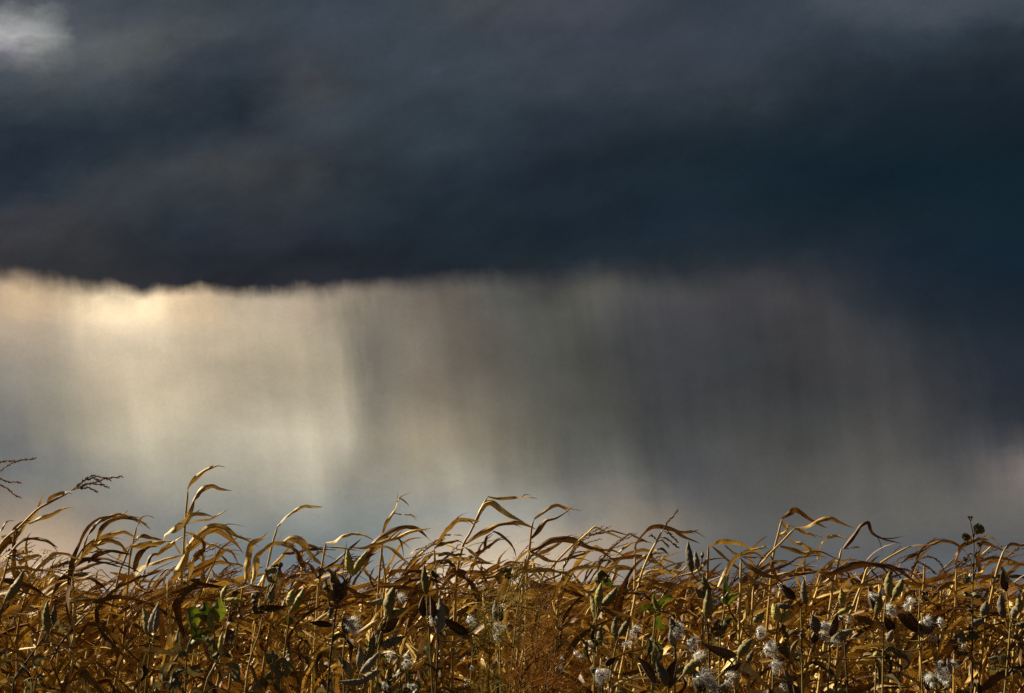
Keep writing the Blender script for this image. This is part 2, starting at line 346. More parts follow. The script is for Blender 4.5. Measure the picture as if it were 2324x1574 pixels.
def plant_mat(name, stops, transl=0.35, rough=0.55, spec=0.35, streak=30.0, blotch=14.0, spots=None, tr_tint=(1.0, 0.8, 0.5), obj_var=0.5, bump=0.0):
    """dry plant tissue: lengthwise fibres, blotches, a little light coming through"""
    mt, nt = new_mat(name)
    N = nt.nodes.new
    L = nt.links.new
    uv = N('ShaderNodeUVMap')
    mp = N('ShaderNodeMapping')
    mp.inputs['Scale'].default_value = (streak, 1.3, 1)
    L(uv.outputs[0], mp.inputs[0])
    info = N('ShaderNodeObjectInfo')
    n1 = N('ShaderNodeTexNoise'); n1.noise_dimensions = '4D'
    n1.inputs['Scale'].default_value = 1.0; n1.inputs['Detail'].default_value = 3
    L(mp.outputs[0], n1.inputs['Vector'])
    mul = N('ShaderNodeMath'); mul.operation = 'MULTIPLY'; mul.inputs[1].default_value = 37.0
    L(info.outputs['Random'], mul.inputs[0]); L(mul.outputs[0], n1.inputs['W'])
    tc = N('ShaderNodeTexCoord')
    n2 = N('ShaderNodeTexNoise'); n2.noise_dimensions = '4D'
    n2.inputs['Scale'].default_value = blotch; n2.inputs['Detail'].default_value = 4
    L(tc.outputs['Object'], n2.inputs['Vector']); L(mul.outputs[0], n2.inputs['W'])
    a = N('ShaderNodeMath'); a.operation = 'MULTIPLY_ADD'; a.inputs[1].default_value = 0.45
    L(n1.outputs[0], a.inputs[0])
    b = N('ShaderNodeMath'); b.operation = 'MULTIPLY_ADD'; b.inputs[1].default_value = 0.75; b.inputs[2].default_value = -0.60 - obj_var / 2 + 0.5
    L(n2.outputs[0], b.inputs[0]); L(b.outputs[0], a.inputs[2])
    c = N('ShaderNodeMath'); c.operation = 'MULTIPLY_ADD'; c.inputs[1].default_value = obj_var
    L(info.outputs['Random'], c.inputs[0]); L(a.outputs[0], c.inputs[2])
    col = ramp_node(nt, c.outputs[0], stops)
    if spots:
        n3 = N('ShaderNodeTexNoise'); n3.inputs['Scale'].default_value = spots[0]; n3.inputs['Detail'].default_value = 2
        L(tc.outputs['Object'], n3.inputs['Vector'])
        mr = N('ShaderNodeMapRange'); mr.inputs['From Min'].default_value = spots[1]; mr.inputs['From Max'].default_value = spots[1] + 0.08
        L(n3.outputs[0], mr.inputs['Value'])
        mx = N('ShaderNodeMix'); mx.data_type = 'RGBA'; mx.inputs[7].default_value = (*spots[2], 1)
        L(mr.outputs[0], mx.inputs[0]); L(col, mx.inputs[6])
        col = mx.outputs[2]
    p = N('ShaderNodeBsdfPrincipled')
    p.inputs['Roughness'].default_value = rough
    p.inputs['Specular IOR Level'].default_value = spec
    L(col, p.inputs['Base Color'])
    if bump:
        bp = N('ShaderNodeBump'); bp.inputs['Strength'].default_value = bump; bp.inputs['Distance'].default_value = 0.004
        L(n1.outputs[0], bp.inputs['Height']); L(bp.outputs[0], p.inputs['Normal'])
    out = N('ShaderNodeOutputMaterial')
    if transl > 0:
        t = N('ShaderNodeBsdfTranslucent')
        tint = N('ShaderNodeMix'); tint.data_type = 'RGBA'; tint.blend_type = 'MULTIPLY'; tint.inputs[0].default_value = 1
        tint.inputs[7].default_value = (*tr_tint, 1)
        L(col, tint.inputs[6]); L(tint.outputs[2], t.inputs[0])
        ms = N('ShaderNodeMixShader'); ms.inputs[0].default_value = transl
        L(p.outputs[0], ms.inputs[1]); L(t.outputs[0], ms.inputs[2]); L(ms.outputs[0], out.inputs[0])
    else:
        L(p.outputs[0], out.inputs[0])
    return mt


M = {}
M['leaf'] = plant_mat('dry_corn_leaf', [(0.04, (0.065, 0.026, 0.008)), (0.31, (0.17, 0.078, 0.016)), (0.54, (0.39, 0.235, 0.048)), (0.79, (0.66, 0.47, 0.13)), (0.95, (0.70, 0.58, 0.29))], 0.10, 0.5, 0.4, obj_var=0.75, bump=0.4)
M['stalk'] = plant_mat('dry_corn_stalk', [(0.1, (0.18, 0.09, 0.02)), (0.5, (0.40, 0.25, 0.055)), (0.85, (0.58, 0.42, 0.13))], 0.0, 0.5, 0.4, streak=14)
M['tassel'] = plant_mat('dry_tassel', [(0.1, (0.12, 0.07, 0.04)), (0.6, (0.26, 0.165, 0.09)), (0.9, (0.40, 0.28, 0.16))], 0.35, 0.7, 0.1)
M['husk'] = plant_mat('corn_husk', [(0.1, (0.20, 0.09, 0.03)), (0.5, (0.38, 0.19, 0.06)), (0.9, (0.52, 0.33, 0.14))], 0.2, 0.6, 0.25)
M['pod_green'] = plant_mat('unripe_pod', [(0.1, (0.16, 0.15, 0.03)), (0.5, (0.30, 0.27, 0.06)), (0.9, (0.46, 0.40, 0.12))], 0.0, 0.6, 0.3, streak=8, blotch=60, spots=(420, 0.60, (0.12, 0.12, 0.04)))
M['pod_grey'] = plant_mat('weathered_pod', [(0.1, (0.06, 0.055, 0.045)), (0.5, (0.135, 0.122, 0.10)), (0.9, (0.24, 0.215, 0.17))], 0.0, 0.7, 0.25, streak=10, blotch=60, spots=(420, 0.62, (0.05, 0.045, 0.04)))
M['pod_olive'] = plant_mat('ripening_pod', [(0.1, (0.07, 0.062, 0.022)), (0.5, (0.15, 0.13, 0.045)), (0.9, (0.26, 0.22, 0.08))], 0.0, 0.65, 0.3, streak=10, blotch=60, spots=(420, 0.60, (0.05, 0.045, 0.025)))
M['pod_dark'] = plant_mat('split_pod', [(0.1, (0.035, 0.028, 0.022)), (0.5, (0.08, 0.066, 0.052)), (0.9, (0.15, 0.125, 0.095))], 0.0, 0.6, 0.35, streak=10, blotch=60)
M['pod_inside'] = plant_mat('pod_lining', [(0.1, (0.07, 0.035, 0.015)), (0.5, (0.16, 0.085, 0.035)), (0.9, (0.27, 0.16, 0.07))], 0.1, 0.45, 0.4, streak=10)
M['weed_stem'] = plant_mat('milkweed_stem', [(0.1, (0.10, 0.075, 0.02)), (0.5, (0.20, 0.155, 0.04)), (0.9, (0.30, 0.25, 0.075))], 0.0, 0.55, 0.3, streak=5)
M['dark_stem'] = plant_mat('dead_stem', [(0.1, (0.035, 0.028, 0.02)), (0.5, (0.075, 0.058, 0.04)), (0.9, (0.12, 0.095, 0.06))], 0.0, 0.7, 0.2, streak=5)
M['leaf_green'] = plant_mat('green_leaf', [(0.1, (0.05, 0.065, 0.012)), (0.5, (0.095, 0.115, 0.022)), (0.9, (0.19, 0.20, 0.045))], 0.32, 0.45, 0.4, streak=10, tr_tint=(0.9, 1.0, 0.3), spots=(45, 0.60, (0.16, 0.13, 0.03)), obj_var=0.9)
M['leaf_pale'] = plant_mat('withered_leaf', [(0.1, (0.05, 0.05, 0.025)), (0.5, (0.115, 0.115, 0.06)), (0.9, (0.21, 0.20, 0.11))], 0.25, 0.6, 0.3, streak=10, spots=(60, 0.62, (0.05, 0.035, 0.02)))
M['leaf_dark'] = plant_mat('shrivelled_leaf', [(0.1, (0.03, 0.02, 0.009)), (0.5, (0.085, 0.052, 0.02)), (0.9, (0.18, 0.115, 0.04))], 0.1, 0.6, 0.3, streak=10)
M['silk'] = plant_mat('milkweed_silk', [(0.1, (0.62, 0.62, 0.62)), (0.9, (0.88, 0.88, 0.88))], 0.55, 0.25, 0.6, tr_tint=(1, 1, 1))
M['seed'] = plant_mat('milkweed_seed', [(0.1, (0.05, 0.025, 0.012)), (0.9, (0.12, 0.06, 0.03))], 0.0, 0.6, 0.3)
M['rust'] = plant_mat('rust_twigs', [(0.1, (0.12, 0.05, 0.010)), (0.5, (0.22, 0.095, 0.018)), (0.9, (0.34, 0.16, 0.035))], 0.3, 0.7, 0.1, blotch=8)
M['feather'] = plant_mat('olive_twigs', [(0.1, (0.06, 0.06, 0.012)), (0.5, (0.115, 0.11, 0.022)), (0.9, (0.20, 0.15, 0.035))], 0.3, 0.7, 0.1, blotch=8)
M['soil'] = plant_mat('soil', [(0.1, (0.03, 0.02, 0.012)), (0.5, (0.06, 0.04, 0.024)), (0.9, (0.10, 0.07, 0.042))], 0.0, 0.9, 0.1, blotch=3)


# ------------------------------------------------------------------ mesh helpers
class MB:
    """collects vertices, quads and texture coordinates for ONE mesh"""
    def __init__(self):
        self.v, self.f, self.uv, self.mi, self.n = [], [], [], [], 0

    def add(self, v, f, uv=None, mi=0):
        v = np.asarray(v, float).reshape(-1, 3)
        f = np.asarray(f, int).reshape(-1, 4)
        self.v.append(v); self.f.append(f + self.n)
        self.uv.append(np.zeros((len(v), 2)) if uv is None else np.asarray(uv, float))
        self.mi.append(np.full(len(f), mi, int))
        self.n += len(v)

    def data(self, name, mats, shift=None):
        v = np.concatenate(self.v); f = np.concatenate(self.f); uv = np.concatenate(self.uv); mi = np.concatenate(self.mi)
        if shift is not None:
            v = v - np.asarray(shift)
        me = bpy.data.meshes.new(name)
        me.vertices.add(len(v)); me.vertices.foreach_set('co', v.astype(np.float32).ravel())
        me.loops.add(f.size); me.loops.foreach_set('vertex_index', f.astype(np.int32).ravel())
        me.polygons.add(len(f))
        me.polygons.foreach_set('loop_start', np.arange(0, f.size, 4, dtype=np.int32))
        me.polygons.foreach_set('loop_total', np.full(len(f), 4, np.int32))
        me.polygons.foreach_set('use_smooth', np.ones(len(f), bool))
        if isinstance(mats, str):
            mats = [mats]
        for k in mats:
            me.materials.append(M[k])
        me.polygons.foreach_set('material_index', mi.astype(np.int32))
        me.update(calc_edges=True)
        lay = me.uv_layers.new(name='UVMap')
        lay.data.foreach_set('uv', uv[f.ravel()].astype(np.float32).ravel())
        me.validate()
        return me


def nrm(a):
    return a / np.maximum(np.linalg.norm(a, axis=-1, keepdims=True), 1e-9)


def spline(P, n, sharp=0.0):
    """n points evenly along a smooth curve through P (Catmull-Rom, partly straightened by sharp)"""
    P = np.asarray(P, float)
    if len(P) == 2:
        t = np.linspace(0, 1, n)[:, None]
        return P[0] * (1 - t) + P[1] * t
    E = np.vstack([2 * P[0] - P[1], P, 2 * P[-1] - P[-2]])
    out = []
    for k in range(len(P) - 1):
        a, b, c, d = E[k:k + 4]
        t = np.linspace(0, 1, 14, endpoint=False)[:, None]
        cr = 0.5 * (2 * b + (c - a) * t + (2 * a - 5 * b + 4 * c - d) * t * t + (3 * b - a - 3 * c + d) * t ** 3)
        out.append(cr * (1 - sharp) + (b * (1 - t) + c * t) * sharp)
    out.append(P[-1:])
    Q = np.vstack(out)
    s = np.concatenate([[0], np.cumsum(np.linalg.norm(np.diff(Q, axis=0), axis=1))])
    u = np.linspace(0, s[-1], n)
    return np.stack([np.interp(u, s, Q[:, k]) for k in range(Q.shape[1])], 1)


def tangents(P):
    return nrm(np.gradient(P, axis=0))


def grid_faces(n, k, closed=False):
    f = []
    kk = k if closed else k - 1
    for i in range(n - 1):
        for j in range(kk):
            a = i * k + j; b = i * k + (j + 1) % k
            f.append((a, b, b + k, a + k))
    return f


def ribbon(mb, P, W, plane_n, theta, fold, ripple, rs, k=5, mi=0):
    """a leaf blade along P: W widths, theta rolls it about its own length, fold is the V of the midrib"""
    n = len(P)
    T = tangents(P)
    pn = np.asarray(plane_n, float)
    pn = nrm(pn[None, :] - (T @ pn)[:, None] * T)
    pv = nrm(np.cross(T, pn))
    B = np.cos(theta)[:, None] * pn + np.sin(theta)[:, None] * pv
    Nn = nrm(np.cross(B, T))
    s = np.linspace(-1, 1, k)
    t = np.linspace(0, 1, n)
    ph = rs.uniform(0, 6.28, 4)
    fr = rs.uniform(5, 11, 2)
    V = np.zeros((n, k, 3)); UV = np.zeros((n, k, 2))
    for j, sj in enumerate(s):
        q = 0 if sj < 0 else 1
        rp = ripple * W * abs(sj) * (np.sin(fr[q] * t * 2.2 + ph[q]) + 0.5 * np.sin(fr[1 - q] * 4.3 * t + ph[2 + q]) * np.sin(3 * t + ph[q]))
        jag = 1 + 0.09 * np.sin(fr[q] * 1.7 * t + ph[2 + q]) * abs(sj)
        V[:, j] = P + B * (sj * W / 2 * np.cos(fold) * jag)[:, None] + Nn * (abs(sj) ** 1.2 * W / 2 * np.sin(fold) + rp)[:, None]
        UV[:, j, 0] = (sj + 1) / 2; UV[:, j, 1] = t * 3
    mb.add(V.reshape(-1, 3), grid_faces(n, k), UV.reshape(-1, 2), mi)


def frayed(mb, P, W, rs, k=3):
    """strands torn off along the outer half of a blade"""
    n = len(P)
    T = tangents(P)
    for q in range(rs.choice([1, 1, 2, 3])):
        i = int(n * rs.uniform(0.45, 0.8))
        L_ = np.linalg.norm(np.diff(P, axis=0), axis=1).sum() * rs.uniform(0.18, 0.4)
        side = nrm(np.cross(T[i], [0, 1, 0])) * rs.choice([-1, 1])
        d = nrm(T[i] + side * rs.uniform(.15, .5) + np.array([0.1, rs.uniform(-.3, .3), -.1]))
        Q = spline([P[i], P[i] + d * L_ * .45, P[i] + d * L_ + side * L_ * rs.uniform(-.25, .35) + np.array([0, 0, -.12]) * L_], 12)
        t = np.linspace(0, 1, 12)
        ribbon(mb, Q, W * rs.uniform(.10, .28) * (1 - t ** 2) + .0006, (0, 1, 0), 1.2 + 1.5 * t, np.full(12, .5), .05, rs, k)


def blade_width(n, W, base=0.6):
    t = np.linspace(0, 1, n)
    return W * np.minimum(1, base + (1 - base) * t / 0.22) * np.maximum(1 - t ** 2.4, 0.0) ** 0.85 + 0.0012


def tube(mb, P, rad, k=6, mi=0, cap=True):
    P = np.asarray(P, float)
    n = len(P)
    rad = np.broadcast_to(np.asarray(rad, float), (n,)).copy()
    if cap:
        rad[-1] = min(rad[-1], rad[-2] * 0.25)
    T = tangents(P)
    ref = np.array([0.31, 0.95, 0.05])
    A = nrm(np.cross(T, ref)); Bv = np.cross(T, A)
    an = np.linspace(0, 2 * np.pi, k, endpoint=False)
    V = P[:, None] + rad[:, None, None] * (np.cos(an)[None, :, None] * A[:, None] + np.sin(an)[None, :, None] * Bv[:, None])
    UV = np.stack(np.broadcast_arrays(an[None, :] / 6.28, np.linspace(0, 4, n)[:, None]), -1)
    mb.add(V.reshape(-1, 3), grid_faces(n, k, True), UV.reshape(-1, 2), mi)


def spikelets(mb, P, size, rs, step=0.007):
    """the little chaff scales along a tassel branch"""
    s = np.concatenate([[0], np.cumsum(np.linalg.norm(np.diff(P, axis=0), axis=1))])
    n = max(3, int(s[-1] / step))
    T = tangents(P)
    for q in range(n):
        u = s[-1] * (q + 0.5) / n
        p = np.array([np.interp(u, s, P[:, k]) for k in range(3)])
        t = nrm(np.array([np.interp(u, s, T[:, k]) for k in range(3)]))
        side = nrm(np.cross(t, rs.normal(size=3)))
        d = nrm(t * 0.9 + side * 0.5)
        b = nrm(np.cross(d, rs.normal(size=3)))
        L_ = size * rs.uniform(0.8, 1.3)
        o = p + side * size * 0.05
        c = np.cross(d, b)
        v = [o, o + d * L_ * .5 + b * L_ * .2, o + d * L_, o + d * L_ * .5 - b * L_ * .2,
             o, o + d * L_ * .5 + c * L_ * .2, o + d * L_, o + d * L_ * .5 - c * L_ * .2]
        mb.add(v, [(0, 1, 2, 3), (4, 5, 6, 7)])


def link(name, data, parent=None, loc=None):
    o = bpy.data.objects.new(name, data)
    COL.objects.link(o)
    if loc is not None:
        o.location = loc
    if parent is not None:
        o.parent = parent
    return o


def thing(name, loc, label, cat, group=None):
    o = bpy.data.objects.new(name, None)
    o.empty_display_size = 0.1
    COL.objects.link(o)
    o.location = loc
    o['label'] = label; o['category'] = cat
    if group:
        o['group'] = group
    return o


# ------------------------------------------------------------------ ground
mb = MB()
xs = np.concatenate([[-3000, -400, -60], np.linspace(-20, 20, 41), [60, 400, 3000]])
ys = np.concatenate([[-400, -40, -8], np.linspace(-2, 60, 80), [120, 500, 3000]])
gx, gy = np.meshgrid(xs, ys)
rsg = np.random.RandomState(5)
gz = np.where((abs(gx) < 30) & (gy < 70), rsg.uniform(-0.04, 0.03, gx.shape), -0.03)
mb.add(np.stack([gx, gy, gz], -1).reshape(-1, 3), grid_faces(len(ys), len(xs)), np.stack([gx, gy], -1).reshape(-1, 2) * 0.1)
g = link('ground', mb.data('ground', 'soil'))
g['kind'] = 'structure'
g['label'] = 'bare brown soil under the corn'


# ------------------------------------------------------------------ corn
def grown_leaf(rs, base, side, wind, length, width, lift, seg, k=5, stiff=1.0):
    """a blade that leaves the stalk, is bent by wind and weight, and often kinks once"""
    n = seg
    ds = length / (n - 1)
    az = rs.uniform(-0.65, 0.65)
    h = np.array([math.cos(az) * side, math.sin(az), 0.0])
    d = nrm(h * math.cos(lift) + np.array([0, 0, math.sin(lift)]))
    kinks = [int(n * rs.uniform(0.2, 0.85)) for _ in range(rs.choice([0, 1, 1, 2, 2]))]
    limp = rs.rand() < 0.15
    if limp:
        stiff *= 0.35; wind *= 0.3
    P = [np.array(base, float)]
    flut = rs.uniform(0, 6.28)
    for i in range(1, n):
        t = i / n
        d = d + np.array([wind * (0.5 + t) * 2.2, 0.25 * math.sin(flut + 5 * t) * wind, -1.5 * (0.3 + t) / stiff + 0.5 * math.sin(flut + 8 * t)]) * ds
        d = d + rs.normal(size=3) * 0.09
        if i in kinks:
            d = nrm(d) + np.array([rs.uniform(0.1, 0.8), rs.uniform(-.6, .6), -rs.uniform(-0.5, 1.5)])
        d = nrm(d)
        P.append(P[-1] + d * ds)
    P = np.array(P)
    chord = P[-1] - P[0]
    pn = nrm(np.cross(np.array([chord[0], chord[1], 0.02]), [0, 0, 1.0]))
    t = np.linspace(0, 1, n)
    th = rs.uniform(-0.9, 0.9) + rs.uniform(0.4, 2.0) * np.sin(rs.uniform(2, 5) * t + rs.uniform(0, 6))
    fold = np.full(n, rs.uniform(0.2, 1.0)) + 0.4 * np.sin(rs.uniform(3, 9) * t + flut)
    mb = MB()
    ribbon(mb, P, blade_width(n, width), pn, th, fold, 0.07, rs, k)
    if k > 3 and rs.rand() < 0.4:
        frayed(mb, P, width, rs)
    return mb


def grown_stalk(rs, height, lean, seg=14, k=6):
    z = np.linspace(0, height, seg)
    t = z / height
    wob = rs.uniform(-0.015, 0.015, (seg, 2))
    P = np.stack([lean * t ** 2 * height + wob[:, 0] * t, wob[:, 1] * t, z], 1)
    return P, spline(P, seg * 2)


def stalk_mesh(P, r0, r1, k=7):
    """stalk with the swollen joints of corn"""
    n = max(12, int(np.linalg.norm(np.diff(P, axis=0), axis=1).sum() / 0.03))
    Q = spline(P, n)
    s = np.linspace(0, np.linalg.norm(np.diff(Q, axis=0), axis=1).sum(), n)
    rad = np.linspace(r0, r1, n)
    rad = rad * (1 + 0.22 * np.exp(-(((s + 0.05) % 0.16) - 0.08) ** 2 / 0.00025))
    mb = MB()
    tube(mb, Q, rad, k)
    return mb


def tassel_mesh(branches, rs, r=0.0016, size=0.011, step=0.006):
    mb = MB()
    for P in branches:
        Q = spline(P, 14)
        tube(mb, Q, np.linspace(r, r * 0.5, 14), 4)
        spikelets(mb, Q[2:], size, rs, step)
    return mb


def ear_mesh(rs, base, d, length, r):
    """an ear in its dry husk: a tapering body with loose husk blades"""
    mb = MB()
    d = nrm(np.array(d, float))
    t = np.linspace(0, 1, 12)
    P = np.array(base) + d * (t * length)[:, None]
    tube(mb, P, r * (0.35 + 0.65 * np.sin(np.clip(t * 1.35, 0, 1) * np.pi / 2)) * (1 - 0.75 * t ** 3), 9)
    for q in range(5):
        a = q * 1.256 + rs.uniform(-.3, .3)
        u = nrm(np.cross(d, [0.2, 1, 0.1])); w = np.cross(d, u)
        o = u * math.cos(a) + w * math.sin(a)
        B = np.array(base) + o * r * 0.8
        pts = [B, B + d * length * .5 + o * r * .5, B + d * length * 0.9 + o * r * .4, B + d * length * rs.uniform(1.05, 1.25) + o * r * rs.uniform(.6, 2.0)]
        Q = spline(pts, 10)
        ribbon(mb, Q, blade_width(10, r * 1.7, 0.8), np.cross(d, o), np.full(10, 0.2), np.full(10, -0.3), 0.05, rs, 3)
    return mb


def make_variant(seed, seg=22, k=5):
    """stalk, leaves, sometimes tassel and ear, all in the plant's own space"""
    rs = np.random.RandomState(seed)
    h = rs.uniform(1.50, 1.76)
    lean = rs.uniform(0.02, 0.14)
    Pc, Q = grown_stalk(rs, h, lean)
    out = [('stalk', stalk_mesh(Pc, 0.0125, 0.0055, 7 if k > 3 else 4), 'stalk')]
    nl = 15
    for q in range(nl):
        f = 0.36 + 0.64 * q / (nl - 1)
        p = Q[min(len(Q) - 1, int(f * (len(Q) - 1)))]
        side = 1 if (q + seed) % 2 else -1
        if q >= nl - 2 and rs.rand() < 0.7:
            side = 1
        low = f < 0.6
        lift = rs.uniform(0.3, 0.9) if low else rs.uniform(0.75, 1.35)
        L_ = rs.uniform(0.5, 0.75) if low else rs.uniform(0.42, 0.68) * (0.8 if q == nl - 1 else 1)
        wind = rs.uniform(0.3, 0.9) if low else rs.uniform(0.9, 1.9)
        out.append(('leaf', grown_leaf(rs, p, side, wind, L_, rs.uniform(0.014, 0.052), lift, seg, k, rs.uniform(0.7, 1.4)), 'leaf'))
    if rs.rand() < 0.45:
        top = Q[-1]
        br = []
        for b in range(5):
            e = rs.uniform(-.08, .08, 3)
            br.append([top, top + np.array([0.05, 0, 0.09]) + e * .5, top + np.array([0.14 + rs.uniform(0, .08), 0, 0.13]) + e])
        out.append(('tassel', tassel_mesh(br, rs), 'tassel'))
    if rs.rand() < 0.85:
        p = Q[int(0.66 * (len(Q) - 1))]
        sgn = rs.choice([-1, 1])
        out.append(('ear', ear_mesh(rs, p, (0.5 * sgn, rs.uniform(-.6, .1), rs.choice([0.8, -0.7])), rs.uniform(.19, .25), 0.026), 'husk'))
    return out


rnd = np.random.RandomState(11)
FIELD = 'dry corn plants of the field'
PLAIN = 'dry golden corn plant crowded into the dense wind bent mass of the field'
variants = []
for s in range(16):
    parts = []
    for name, mb, mat in make_variant(100 + s):
        parts.append((name, mb.data(name, mat)))
    variants.append(parts)


def place_plain(x, y, v, rot, sc):
    t = thing('corn_plant', (x, y, -0.01), PLAIN, 'corn', FIELD)
    t.rotation_euler = (0, 0, rot)
    t.scale = sc
    for name, me in variants[v]:
        link(name, me, t)


ROW = 0.76
n_plain = 0
spots = []
for kr in range(7):
    Y = 9.55 + ROW * kr
    x = -(Y * 0.268 + 0.55)
    while x < Y * 0.268 + 0.35:
        spots.append((x + rnd.uniform(-.05, .05), Y + rnd.uniform(-.10, .10)))
        x += rnd.uniform(0.155, 0.21)
for (x, y) in spots:
    s = rnd.uniform(0.94, 1.10)
    place_plain(x, y, rnd.randint(len(variants)), rnd.uniform(-0.45, 0.45), (s, s, s * rnd.uniform(0.95, 1.04)))
    n_plain += 1
print('plain plants', n_plain)

# beyond the nearest rows nobody could count the plants: one mass
far_v = []
for s in range(8):
    mb = MB()
    for name, part, mat in make_variant(300 + s, seg=12, k=3):
        mi = {'leaf': 0, 'stalk': 1, 'tassel': 2, 'husk': 3}[mat]
        mb.add(np.concatenate(part.v), np.concatenate(part.f), np.concatenate(part.uv), mi)
    far_v.append((np.concatenate(mb.v), np.concatenate(mb.f), np.concatenate(mb.uv), np.concatenate(mb.mi)))
big = MB()
Y = 9.55 + ROW * 7
while Y < 75:
    sp = 0.20 * max(1.0, Y / 16.0)
    x = -(Y * 0.27 + 7.0)
    while x < Y * 0.27 + 7.0:
        v, f, uv, mi = far_v[rnd.randint(len(far_v))]
        a = rnd.uniform(-0.5, 0.5); s = rnd.uniform(0.92, 1.05)
        Rm = np.array([[math.cos(a), -math.sin(a), 0], [math.sin(a), math.cos(a), 0], [0, 0, 1]])
        big.v.append((v @ Rm.T) * s + np.array([x, Y + rnd.uniform(-.1, .1), 0])); big.f.append(f + big.n); big.uv.append(uv); big.mi.append(mi); big.n += len(v)
        x += sp * rnd.uniform(0.8, 1.2)
    Y += ROW * max(1.0, Y / 20.0)
# the same rows run on past both sides of the view
for kr in range(7):
    Y = 9.55 + ROW * kr
    for sgn in (-1, 1):
        x = Y * 0.268 + 0.62
        while x < Y * 0.268 + 7.0:
            v, f, uv, mi = far_v[rnd.randint(len(far_v))]
            a = rnd.uniform(-0.5, 0.5); s = rnd.uniform(0.92, 1.05)
            Rm = np.array([[math.cos(a), -math.sin(a), 0], [math.sin(a), math.cos(a), 0], [0, 0, 1]])
            big.v.append((v @ Rm.T) * s + np.array([sgn * x, Y + rnd.uniform(-.1, .1), 0])); big.f.append(f + big.n); big.uv.append(uv); big.mi.append(mi); big.n += len(v)
            x += rnd.uniform(.17, .22)
far = link('distant_corn', big.data('distant_corn', ['leaf', 'stalk', 'tassel', 'husk']))
far['kind'] = 'stuff'
far['label'] = 'rest of the dry cornfield beyond the near rows, one golden mass'
far['category'] = 'corn'


# ------------------------------------------------------------------ the tall plants of the front rows
K = 0.35616
OFF = {1: 0.0, 2: 552.6, 3: 1135.9, 4: 1710.1}     # four measured strips of the photograph


def pt(c, x, y, Y):
    return at(OFF[c] + x * K, 1013.1 + y * K, Y)


def px_len(Y):
    """metres per measured pixel at distance Y"""
    return K * Y / FPX * math.cos(PITCH)


def traced(c, pts, Y, rs, slope=None, n=40):
    """points measured on the photograph, laid into the depth of the field with a slant of its own"""
    sl = rs.uniform(-0.5, 0.5) if slope is None else slope
    out = []
    x0 = None
    for (x, y) in pts:
        p = pt(c, x, y, Y)
        if x0 is None:
            x0 = p.x
        q = pt(c, x, y, Y + sl * (p.x - x0))
        out.append((q.x, q.y, q.z))
    return spline(np.array(out), n, 0.25)


def to_ground(c, pts, Y, lean=0.03):
    """a stem through measured points, carried on down to the soil"""
    P = [np.array(pt(c, x, y, Y)) for (x, y) in pts]
    P = P[::-1] if P[0][2] > P[-1][2] else P     # lowest first
    b = P[0]
    d = P[1] - P[0]
    sx = np.clip(d[0] / max(d[2], 0.05), -0.35, 0.35)
    z0 = b[2]
    base = np.array([b[0] - sx * z0 * 0.45 - lean * z0 * 0.3, b[1], -0.02])
    mid = np.array([b[0] - sx * z0 * 0.33, b[1], z0 * 0.5])
    return np.array([base, mid] + P)


